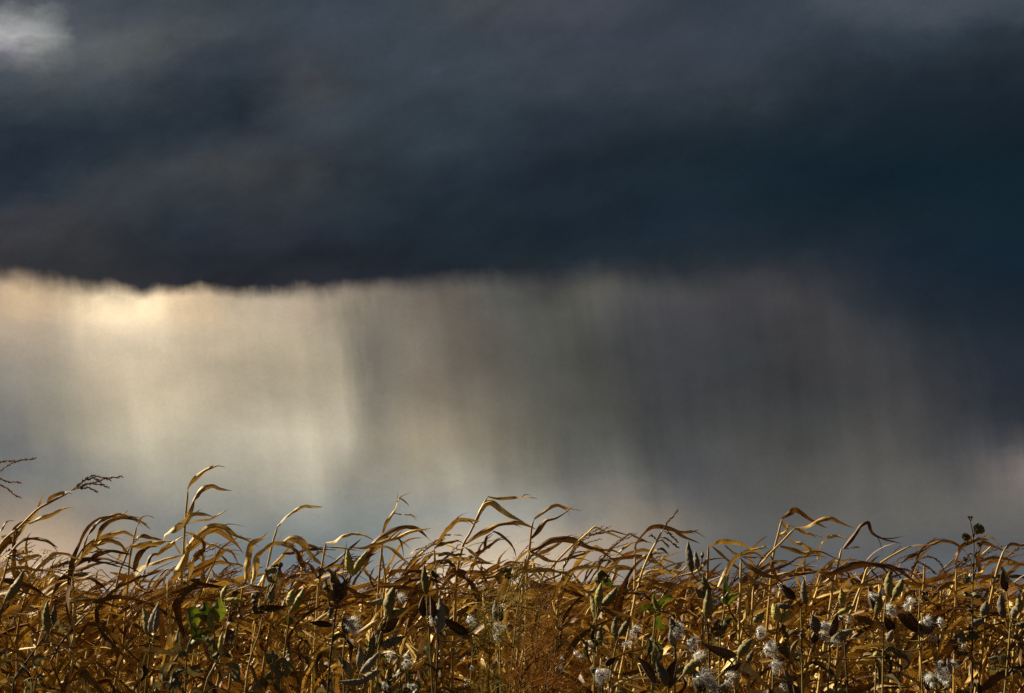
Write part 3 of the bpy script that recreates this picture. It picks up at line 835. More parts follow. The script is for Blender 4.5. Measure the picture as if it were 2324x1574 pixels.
# every entry: strip, distance, label, stalk points (top last), leaves (points, width), tassels
HERO = [
 (1, 9.6, 'left corn plant whose stem bends far right, ending in a plumed tassel', [(-30,780),(10,620),(120,520),(230,410),(300,368),(440,295)],
  [([(295,378),(325,330),(380,302),(440,290),(472,288)],24), ([(10,582),(80,575),(150,505),(220,430),(250,380),(272,315)],48), ([(180,492),(250,462),(330,440),(400,400),(470,385)],28), ([(-10,690),(50,620),(110,560),(165,500)],55), ([(40,600),(120,500),(200,470)],25)],
  [[(435,296),(520,250),(600,232),(680,205),(775,195)],[(450,288),(500,245),(560,200),(600,190),(650,200),(705,215)],[(470,280),(550,245),(620,240),(690,262)],[(480,272),(560,265),(620,292)],[(455,285),(530,225),(590,205),(640,225)]]),
 (1, 9.9, 'corn plant at the left picture edge whose tassel branches stream into the frame', [(-110,800),(-90,500),(-75,230)],
  [([(-90,560),(-20,560),(20,510),(50,482),(92,474)],26), ([(-95,640),(-40,680),(0,672),(60,605)],40)],
  [[(-75,230),(0,160),(60,115),(120,92),(225,78)],[(-75,220),(-30,120),(20,97),(92,94)],[(-75,225),(-20,205),(50,226),(130,232)],[(-75,235),(-20,240),(40,265),(90,308),(128,327)]]),
 (1, 9.45, 'low corn plant at far left with a small ragged tassel above arching leaves', [(-10,960),(20,850),(60,695)],
  [([(50,690),(120,622),(200,597),(290,602),(372,650)],36), ([(165,862),(220,782),(280,722),(350,678),(420,682),(492,722)],52), ([(100,790),(130,740),(220,700),(300,690)],30), ([(0,850),(90,870),(200,900),(300,960)],36), ([(120,770),(160,850),(220,920),(300,960)],40)],
  [[(60,700),(120,690),(200,673)],[(50,690),(110,702),(180,708)],[(40,730),(60,770),(92,802)],[(20,690),(60,660),(110,670)],[(30,700),(80,720),(150,725)]]),
 (1, 9.7, 'left corn plant with a leaning stalk and twin arched leaves split at their tips', [(330,980),(430,800),(515,710),(540,620),(565,560)],
  [([(560,560),(600,500),(660,455),(740,434),(790,428),(818,404)],42), ([(770,430),(850,446),(900,482),(962,532)],22), ([(608,602),(640,540),(700,487),(770,456),(850,460),(942,500)],36), ([(430,792),(520,702),(600,622),(700,570),(780,544),(840,566),(888,602)],52), ([(560,742),(620,692),(700,674),(780,680),(842,692)],32), ([(590,640),(680,604),(750,620),(800,662),(832,702)],36), ([(320,962),(360,882),(420,832),(500,820),(580,842),(650,882),(702,942)],48), ([(420,800),(540,720),(680,720),(800,760),(900,810)],34), ([(480,720),(560,720),(700,745),(830,790)],28)], []),
 (1, 10.4, 'thin corn stalk with a narrow bent tip, right of the twin arched leaves', [(815,860),(830,700),(850,600),(872,510)],
  [([(872,510),(900,460),(940,446),(988,458)],14), ([(850,600),(900,570),(960,585),(1040,600)],26), ([(740,730),(800,660),(860,610),(900,575)],22)], []),
 (1, 9.5, 'tall corn plant with a flag leaf standing highest of all above one wide bent leaf', [(1150,1000),(1162,800),(1170,650),(1180,480),(1198,280)],
  [([(1198,279),(1220,236),(1270,182),(1310,150),(1345,137),(1385,127),(1438,136)],30), ([(1178,490),(1210,390),(1240,322),(1280,276),(1350,255),(1400,273),(1482,283)],46), ([(1040,602),(1050,562),(1110,532),(1170,490),(1230,440),(1300,434),(1362,450)],42), ([(1180,502),(1260,482),(1340,470),(1400,432),(1452,402)],24), ([(1180,662),(1230,602),(1290,550),(1350,514),(1420,520),(1480,560),(1550,590),(1612,592)],54), ([(1165,700),(1240,622),(1300,550),(1370,530),(1440,570),(1500,622),(1552,692)],52), ([(1178,545),(1240,570),(1300,612),(1372,646)],27), ([(1110,872),(1150,762),(1200,662),(1260,592),(1285,560)],62), ([(1282,590),(1290,650),(1270,690),(1230,745)],46), ([(1200,900),(1215,800),(1240,700),(1290,640)],40)], []),
 (1, 10.1, 'corn plant whose broad leaf droops left of the highest flag leaf', [(740,900),(780,760),(830,635)],
  [([(828,632),(920,636),(1000,610),(1060,598),(1110,612),(1152,692)],48), ([(850,800),(890,690),(940,640),(1010,640)],40), ([(1000,700),(1060,650),(1130,590),(1200,560)],34), ([(880,880),(920,780),(960,700),(1030,680)],36), ([(700,800),(800,830),(900,860),(1060,855)],26)], []),
 (1, 9.8, 'corn plant with a low leaf hooked downward, right of the highest flag leaf', [(1290,1010),(1310,920),(1350,750)],
  [([(1235,782),(1310,746),(1380,714),(1440,664),(1480,682),(1520,752)],32), ([(1350,760),(1400,700),(1450,745),(1530,760),(1600,780)],24), ([(1180,830),(1260,800),(1360,740),(1400,735)],22), ([(1300,930),(1250,880),(1180,850),(1080,850)],30), ([(1350,780),(1390,840),(1440,880)],30)], []),
 (2, 9.5, 'corn plant with a dark upright leaf folded sharply to the right', [(-20,1010),(0,900),(10,850)],
  [([(8,870),(25,740),(42,645),(70,612),(120,590),(162,545)],50), ([(55,880),(80,760),(125,680),(200,632),(280,620),(335,640)],62), ([(0,900),(-60,860),(-140,850)],30), ([(10,870),(100,900),(200,950),(300,1010)],40)], []),
 (2, 9.9, 'corn plant with a single smooth leaf swept up and right, tip cut off blunt', [(110,960),(150,780),(185,620),(220,505)],
  [([(218,510),(260,455),(320,411),(400,386),(508,388)],30), ([(80,912),(170,782),(260,692),(320,622),(388,568)],32), ([(255,612),(300,588),(350,594),(400,640),(440,702),(522,772)],52), ([(290,632),(340,682),(390,782),(442,866)],36), ([(330,602),(400,630),(470,650),(592,662)],24), ([(250,682),(340,686),(430,660),(532,655)],27), ([(200,820),(260,830),(340,850),(420,900)],34)], []),
 (2, 9.7, 'corn plant with a straight stalk and a flat crooked leaf level with its top', [(470,1010),(480,880),(510,700),(526,610)],
  [([(525,612),(580,602),(630,566),(700,553),(770,570),(832,602)],38), ([(525,640),(600,642),(690,655),(760,670)],20), ([(500,782),(580,732),(680,652),(752,588)],24), ([(480,880),(420,860),(370,850),(300,850)],26), ([(485,850),(440,780),(400,745),(330,740)],26)], []),
 (2, 10.2, 'slender corn plant with a wiry zigzag top of two small leaves against the grey sky', [(860,900),(878,700),(888,555)],
  [([(888,556),(905,500),(935,450),(965,400),(985,336),(1010,335),(1058,382)],22), ([(950,422),(1000,431),(1060,437),(1106,453)],16)], []),
 (2, 9.6, 'bushy corn plant with four long leaves sweeping right just under the zigzag top', [(890,1000),(905,870),(880,670)],
  [([(770,680),(870,582),(950,541),(1040,519),(1110,527),(1172,578)],48), ([(815,645),(900,596),(980,580),(1060,545),(1192,524)],38), ([(700,652),(780,651),(860,622),(940,591),(985,590),(1010,650),(1022,720)],32), ([(765,755),(820,692),(870,650),(920,651),(980,692),(1042,742)],54), ([(640,790),(700,770),(800,700),(870,670)],26), ([(900,850),(960,800),(1050,795),(1150,800)],30), ([(630,890),(720,940),(800,950),(900,930)],40)], []),
 (2, 9.4, 'corn plant of many crossing bright leaves crowding one thick stalk', [(1240,1010),(1228,880),(1215,650)],
  [([(1236,634),(1280,562),(1340,490),(1400,469),(1507,481)],42), ([(1218,652),(1290,611),(1360,604),(1402,622)],32), ([(1278,572),(1330,560),(1396,570)],14), ([(1005,822),(1080,782),(1150,740),(1205,688)],34), ([(1000,830),(1090,800),(1160,800),(1230,770)],30), ([(1120,760),(1180,700),(1290,690),(1380,720)],26), ([(1060,700),(1090,660),(1150,645)],18), ([(860,880),(960,885),(1060,860),(1140,850)],30), ([(880,900),(1000,900),(1080,915),(1180,945)],34), ([(1240,700),(1290,680),(1350,690),(1420,690)],26)], []),
 (2, 9.6, 'tall central corn plant with a dark straight stem and a thin level flag leaf', [(1350,1000),(1362,800),(1400,630),(1440,560),(1475,485),(1520,390),(1558,318)],
  [([(1556,319),(1620,335),(1700,331),(1790,323),(1872,333)],20), ([(1475,488),(1500,420),(1535,368),(1580,358),(1640,406),(1700,441),(1792,486)],54), ([(1415,624),(1480,582),(1560,530),(1620,496),(1700,485),(1770,491),(1864,530)],44), ([(1590,540),(1640,560),(1690,610),(1720,660),(1742,726)],24), ([(1480,720),(1530,650),(1555,580),(1600,545)],32), ([(1415,852),(1460,762),(1520,738),(1602,752)],32), ([(1505,842),(1600,822),(1680,750),(1724,743),(1785,762)],32), ([(1340,782),(1390,822),(1440,882),(1490,952),(1545,1012)],66), ([(1480,820),(1560,822),(1660,770),(1740,760)],26), ([(1400,640),(1480,700),(1540,740),(1600,730)],24)], []),
 (3, 9.9, 'corn plant with a forked top of two thin leaves on a pale stalk', [(165,980),(170,800),(185,650),(200,510),(215,465)],
  [([(215,466),(260,430),(310,394),(360,377),(420,396),(517,413)],22), ([(190,590),(240,541),(290,470),(350,451),(410,420),(470,374)],32), ([(150,792),(155,722),(182,660)],28), ([(0,780),(60,745),(130,750)],26), ([(200,720),(215,800),(260,860)],30)], []),
 (3, 9.5, 'corn plant with a great arched leaf over a sagging boat shaped one', [(140,960),(160,790),(190,662)],
  [([(188,667),(250,640),(320,601),(400,589),(480,604),(560,640),(640,660),(720,722),(764,772)],46), ([(193,672),(240,702),(290,735),(360,741),(440,722),(520,690),(602,660)],42), ([(150,800),(260,790),(380,810),(470,840)],36), ([(190,860),(260,900),(380,920),(540,960)],56), ([(400,830),(440,870),(500,900),(560,940)],56)], []),
 (3, 10.3, 'spindly corn plant with a long pale slanting stalk behind the great arched leaf', [(250,900),(320,780),(400,690),(470,620),(520,565)],
  [([(520,566),(600,556),(700,540),(722,543),(828,571)],20), ([(470,782),(500,722),(520,690),(582,664)],24), ([(480,782),(560,742),(640,720),(782,705)],22), ([(640,792),(700,742),(800,714),(900,704),(960,730),(1042,772)],32), ([(700,880),(740,790),(800,780),(870,800)],24)], []),
 (3, 9.6, 'corn plant with a dark red tassel spike leaning right over hooked leaves', [(850,1010),(880,900),(900,810),(950,690),(1000,600),(1035,530)],
  [([(860,660),(870,620),(910,571),(960,525),(1020,514),(1080,525),(1140,545),(1200,550),(1267,534)],34), ([(1090,528),(1140,560),(1180,580),(1273,622)],22), ([(940,720),(985,660),(1030,654),(1072,692)],26), ([(920,830),(1000,870),(1100,890),(1230,910)],40), ([(720,930),(800,930),(900,940),(990,1000)],34)],
  [[(1030,545),(1060,490),(1095,450),(1126,411)],[(1010,580),(1060,592),(1100,620),(1132,648)],[(1040,540),(1085,565),(1127,612)],[(1000,600),(965,570),(955,575)],[(1000,610),(1030,600),(1070,640)]]),
 (3, 9.8, 'corn plant with a stout upright stalk just left of the leaning tassel spike', [(850,1050),(856,860),(857,660)],
  [([(857,665),(870,625),(905,600),(935,615)],22), ([(730,702),(780,651),(830,621),(885,604)],22), ([(1028,800),(1030,715),(1090,695),(1164,670)],14), ([(860,720),(940,700),(1000,740),(1080,800)],26), ([(850,880),(920,800),(1010,790),(1130,830)],34)], []),
 (3, 9.5, 'corn plant with an upright stalk and a long level leaf starting at its broken top', [(1300,1010),(1318,840),(1322,740),(1325,632)],
  [([(1325,637),(1352,630),(1420,610),(1500,615),(1560,641),(1620,666),(1694,691)],36), ([(1095,802),(1150,751),(1184,733)],27), ([(1350,640),(1420,700),(1500,770),(1600,840)],16), ([(1325,700),(1290,760),(1240,800),(1120,830)],26), ([(1430,630),(1480,680),(1540,700),(1620,740)],20)], []),
 (3, 9.4, 'corn plant with a wide leaf arched like a bow and a thick stalk under it', [(1520,1200),(1528,1000),(1532,715)],
  [([(1385,895),(1440,802),(1500,722),(1570,675),(1640,650),(1717,640)],42), ([(1530,712),(1600,772),(1660,810),(1724,831),(1800,825)],36), ([(1540,705),(1620,705),(1720,705)],16), ([(1560,1100),(1580,960),(1630,800),(1700,700)],30), ([(1540,800),(1600,850),(1680,880),(1760,900)],30)], []),
 (4, 9.7, 'corn plant with crossed pale stalks and three leaves blown level, right of centre', [(-40,1010),(0,850),(40,762),(100,690),(180,612),(266,520)],
  [([(264,524),(340,511),(400,475),(490,460),(560,490),(643,522)],38), ([(265,522),(350,560),(442,581)],22), ([(0,652),(50,644),(102,640)],20), ([(240,580),(255,610),(310,621),(350,651),(420,691),(462,722)],32), ([(170,640),(250,661),(330,681),(380,664),(440,670),(520,711),(552,722)],34), ([(100,725),(200,745),(320,760),(430,765)],16), ([(110,700),(130,800),(190,900)],26)], []),
 (4, 10.1, 'corn plant with a peaked top leaf just behind the crossed pale stalks', [(110,860),(135,650),(150,590),(182,463)],
  [([(180,462),(230,426),(270,407),(320,446),(380,481),(472,523)],38), ([(185,472),(212,540),(165,582)],22), ([(155,590),(200,540),(222,500),(270,522)],28), ([(408,722),(430,640),(470,586),(530,571),(604,592)],25), ([(0,760),(40,800),(100,830),(240,800)],30)], []),
 (4, 9.6, 'corn plant with a dark folded leaf drooping right in a long tail', [(490,1010),(525,840),(545,730),(562,650)],
  [([(573,652),(620,591),(670,511),(708,479),(742,481),(765,550),(840,591),(943,619)],44), ([(585,652),(630,645),(684,643)],14), ([(405,812),(480,771),(542,708)],30), ([(540,780),(480,850),(400,900),(300,900)],28), ([(220,830),(320,805),(430,800),(500,850),(560,930)],30), ([(640,970),(700,900),(760,870),(860,860)],26)], []),
 (4, 9.4, 'corn plant with a very long low leaf arched like a bridge', [(590,1180),(625,1050),(690,882),(752,785)],
  [([(478,826),(560,790),(650,755),(750,748),(850,759),(930,790),(1000,842),(1064,892)],50), ([(590,960),(640,905),(720,880),(840,880)],28), ([(640,1080),(760,1130),(880,1180),(980,1260)],44), ([(750,790),(780,830),(800,860)],18)], []),
 (4, 10.2, 'corn plant with a wire like stalk drawn out into one wavering leaf', [(700,860),(760,795),(810,745),(900,690),(1000,636)],
  [([(990,642),(1040,627),(1120,626),(1200,604),(1270,614),(1330,651),(1382,702)],24), ([(820,800),(880,860),(980,900),(1100,910)],26)], []),
 (4, 10.0, 'stubby corn stalk with a wispy curved tassel hair, left of the dead seed stalk', [(1078,1010),(1085,890),(1092,735)],
  [([(1090,880),(1040,850),(960,850),(880,870)],22), ([(1085,900),(1140,880),(1220,890),(1300,930)],26)],
  [[(980,830),(1020,760),(1060,715),(1130,704),(1190,744),(1216,796)],[(1010,780),(1050,740),(1110,770),(1160,812)]]),
 (4, 9.6, 'corn plant with two dark hanging leaf loops behind the dead seed stalk', [(1285,1100),(1290,960),(1293,780)],
  [([(1292,782),(1310,691),(1350,630),(1400,600),(1440,590),(1500,600)],48), ([(1440,800),(1443,690),(1465,622),(1520,628),(1595,672)],42), ([(1296,776),(1400,765),(1450,741),(1520,714),(1600,715),(1684,740)],32), ([(1450,590),(1500,575),(1550,610),(1570,630)],14), ([(1140,952),(1190,892),(1260,868),(1345,882)],46)], []),
 (4, 9.5, 'corn plant at the right picture edge with a slanting stalk and flat top leaf', [(1470,1200),(1490,1080),(1550,800),(1602,650)],
  [([(1598,655),(1640,630),(1720,627),(1790,640)],25), ([(1555,802),(1600,761),(1680,744),(1760,766)],42), ([(1440,880),(1500,830),(1580,825),(1680,790)],32), ([(1500,1040),(1400,980),(1300,960),(1200,960)],40), ([(1150,1192),(1260,1184),(1330,1178),(1405,1182)],30), ([(1580,770),(1640,880),(1720,900),(1800,930)],36)], []),
]

LEAF_SEED = 900
for hi, (c, Y, label, stalk, leaves, tassels) in enumerate(HERO):
    rs = np.random.RandomState(LEAF_SEED + hi)
    path = to_ground(c, stalk, Y)
    base = path[0].copy(); base[2] = -0.01
    root = thing('corn_plant', base, label, 'corn', FIELD)
    link('stalk', stalk_mesh(path, 0.0125, 0.0052).data('stalk', 'stalk', base), root)
    mm = px_len(Y)
    for (pts, wpx) in leaves:
        P = traced(c, pts, Y, rs)
        n = len(P)
        t = np.linspace(0, 1, n)
        # rolled about its own length so that part of the blade shows edge on
        th = 1.571 + rs.choice([-1, 1]) * (rs.uniform(0.1, 0.7) + rs.uniform(0.4, 1.0) * np.sin(rs.uniform(3, 8) * t + rs.uniform(0, 6)))
        fold = rs.uniform(0.25, 0.8) + 0.25 * np.sin(rs.uniform(2, 6) * t + rs.uniform(0, 6))
        mb = MB()
        ribbon(mb, P, blade_width(n, wpx * mm * 1.08, 0.4), (0, 1, 0), th, fold, 0.09, rs, 7)
        if rs.rand() < 0.5:
            frayed(mb, P, wpx * mm * 1.22, rs)
        link('leaf', mb.data('leaf', 'leaf', base), root)
    # blades lower down the stalk, inside the mass
    lo = spline(path, 60)
    for q in range(4):
        p = lo[int(10 + q * 9)]
        mb = grown_leaf(rs, p, 1 if q % 2 else -1, rs.uniform(.4, 1.0), rs.uniform(.45, .65), rs.uniform(.035, .05), rs.uniform(.4, 1.0), 20)
        link('leaf', mb.data('leaf', 'leaf', base), root)
    if tassels:
        br = [traced(c, b, Y, rs, rs.uniform(-.3, .3), 16) for b in tassels]
        link('tassel', tassel_mesh(br, rs, 0.0019, 0.0125, 0.0026).data('tassel', 'tassel', base), root)
print('plants', n_plain + len(HERO))


# ------------------------------------------------------------------ milkweed in front of the corn
def pod_axis(b, t, rs, bend):
    b = np.array(b); t = np.array(t)
    d = t - b
    L_ = np.linalg.norm(d)
    side = nrm(np.cross(d, [0, 1, 0])) * bend * L_
    return spline([b, b + d * .35 + side * .8, b + d * .7 + side * .7, t], 22)


def pod_radius(n, w):
    t = np.linspace(0, 1, n)
    r = np.sin(np.pi * np.clip(t, 0, 1) ** 0.72) ** 0.85
    beak = 0.16 * (1 - t) ** 0.5
    return w / 2 * np.maximum(r, beak) + 0.0006


def closed_pod(P, w, rs, k=14):
    mb = MB()
    n = len(P)
    T = tangents(P)
    A = nrm(np.cross(T, [0.3, 1, 0.1])); B = np.cross(T, A)
    an = np.linspace(0, 2 * np.pi, k, endpoint=False)
    R_ = pod_radius(n, w * rs.uniform(.82, 1.0))[:, None] * (1 + 0.15 * rs.normal(size=(n, k)).clip(-1.2, 1.2) * np.sin(np.linspace(0.2, 2.9, n))[:, None] + 0.09 * np.cos(an * 2 + 0.5)[None, :])
    V = P[:, None] + R_[..., None] * (np.cos(an)[None, :, None] * A[:, None] + np.sin(an)[None, :, None] * B[:, None])
    UV = np.stack(np.broadcast_arrays(an[None, :] / 6.28, np.linspace(0, 2, n)[:, None]), -1)
    mb.add(V.reshape(-1, 3), grid_faces(n, k, True), UV.reshape(-1, 2), 0)
    return mb


def open_pod(P, w, rs, facing, k=11):
    """a split pod: a boat with a dull skin outside and a tan lining, 1.5 mm thick"""
    mb = MB()
    n = len(P)
    T = tangents(P)
    F = np.array(facing, float)
    F = nrm(F[None, :] - (T @ F)[:, None] * T)
    S = np.cross(T, F)
    half = R(rs.uniform(105, 125))
    an = np.linspace(-half, half, k)
    R_ = pod_radius(n, w * 1.1)
    wig = 1 + 0.06 * np.sin(np.linspace(0, 9, n) + rs.uniform(0, 6))
    for mi, th in ((0, 0.0), (1, -0.0015)):
        rr = np.maximum(R_ * wig + th, 0.0004)
        V = P[:, None] + rr[:, None, None] * (np.sin(an)[None, :, None] * S[:, None] * 0.85 - np.cos(an)[None, :, None] * F[:, None])
        UV = np.stack(np.broadcast_arrays(np.linspace(0, 1, k)[None, :], np.linspace(0, 2, n)[:, None]), -1)
        fc = np.array(grid_faces(n, k))
        if mi:
            fc = fc[:, ::-1]
        mb.add(V.reshape(-1, 3), fc, UV.reshape(-1, 2), mi)
    # rims joining skin and lining
    m_ = n * k
    rim = []
    for i in range(n - 1):
        a, b = i * k, (i + 1) * k
        rim.append((a, b, b + m_, a + m_))
        a, b = i * k + k - 1, (i + 1) * k + k - 1
        rim.append((b, a, a + m_, b + m_))
    mb.f.append(np.array(rim)); mb.mi.append(np.zeros(len(rim), int))
    return mb


def silk_mesh(center, r, rs, dense, wind=(0.8, 0.0, -0.25)):
    """tufts of silk: fine hairs fanning out from several seeds"""
    mb = MB()
    c = np.array(center)
    wd = np.array(wind)
    tufts = max(2, int(2 + dense * 4))
    V = []
    for q in range(tufts):
        o = c + rs.normal(size=3) * r * np.array([0.28, 0.2, 0.28])
        ax = nrm(rs.normal(size=3) * np.array([1, .6, 1]) + wd * 1.1)
        nh = int(70 + 150 * dense)
        reach = rs.uniform(0.6, 1.1)
        for h in range(nh):
            d = nrm(ax * rs.uniform(0.5, 1.9) + rs.normal(size=3) * 0.6)
            L_ = r * reach * rs.uniform(0.5, 1.15)
            s = nrm(np.cross(d, rs.normal(size=3))) * (0.00013 + 0.00016 * dense)
            sw = rs.normal(size=3) * L_ * .12 + wd * L_ * 0.42
            m1 = o + d * L_ * .3 + sw * .1
            m2 = o + d * L_ * .65 + sw * .45
            e = o + d * L_ + sw
            V.append([o - s * 2.4, o + s * 2.4, m1 + s * 1.4, m1 - s * 1.4]); V.append([m1 - s * 1.4, m1 + s * 1.4, m2 + s, m2 - s]); V.append([m2 - s, m2 + s, e + s * .3, e - s * .3])
    # the packed core, still folded like scales
    for q in range(int(dense * 15)):
        o = c + rs.normal(size=3) * r * np.array([0.2, 0.12, 0.2])
        d = nrm(rs.normal(size=3) + wd); s = nrm(np.cross(d, rs.normal(size=3)))
        L_ = r * rs.uniform(.2, .5); w_ = r * rs.uniform(.08, .20)
        V.append([o - s * w_ * .2, o + s * w_ * .2, o + d * L_ * .5 + s * w_, o + d * L_ * .5 - s * w_]); V.append([o + d * L_ * .5 - s * w_, o + d * L_ * .5 + s * w_, o + d * L_ + s * w_ * .2, o + d * L_ - s * w_ * .2])
    V = np.array(V).reshape(-1, 3)
    uv = np.tile(np.array([[0, 0], [1, 0], [1, 1], [0, 1]]), (len(V) // 4, 1)) * 0.3
    mb.add(V, np.arange(len(V)).reshape(-1, 4), uv, 0)
    return mb


def seeds_mesh(center, r, rs, n):
    mb = MB()
    for q in range(n):
        p = np.array(center) + rs.normal(size=3) * r * np.array([0.35, .3, .35]) - np.array([0, 0.012, 0])
        d = nrm(rs.normal(size=3)); s = nrm(np.cross(d, [0.2, 1, 0.1]))
        t = np.linspace(0, 1, 6)
        P = p + d * ((t - .5) * 0.0075)[:, None]
        ribbon(mb, P, 0.005 * np.sin(np.pi * (t * .9 + .05)) + .0004, s, np.zeros(6), np.full(6, .25), 0, rs, 3)
    return mb


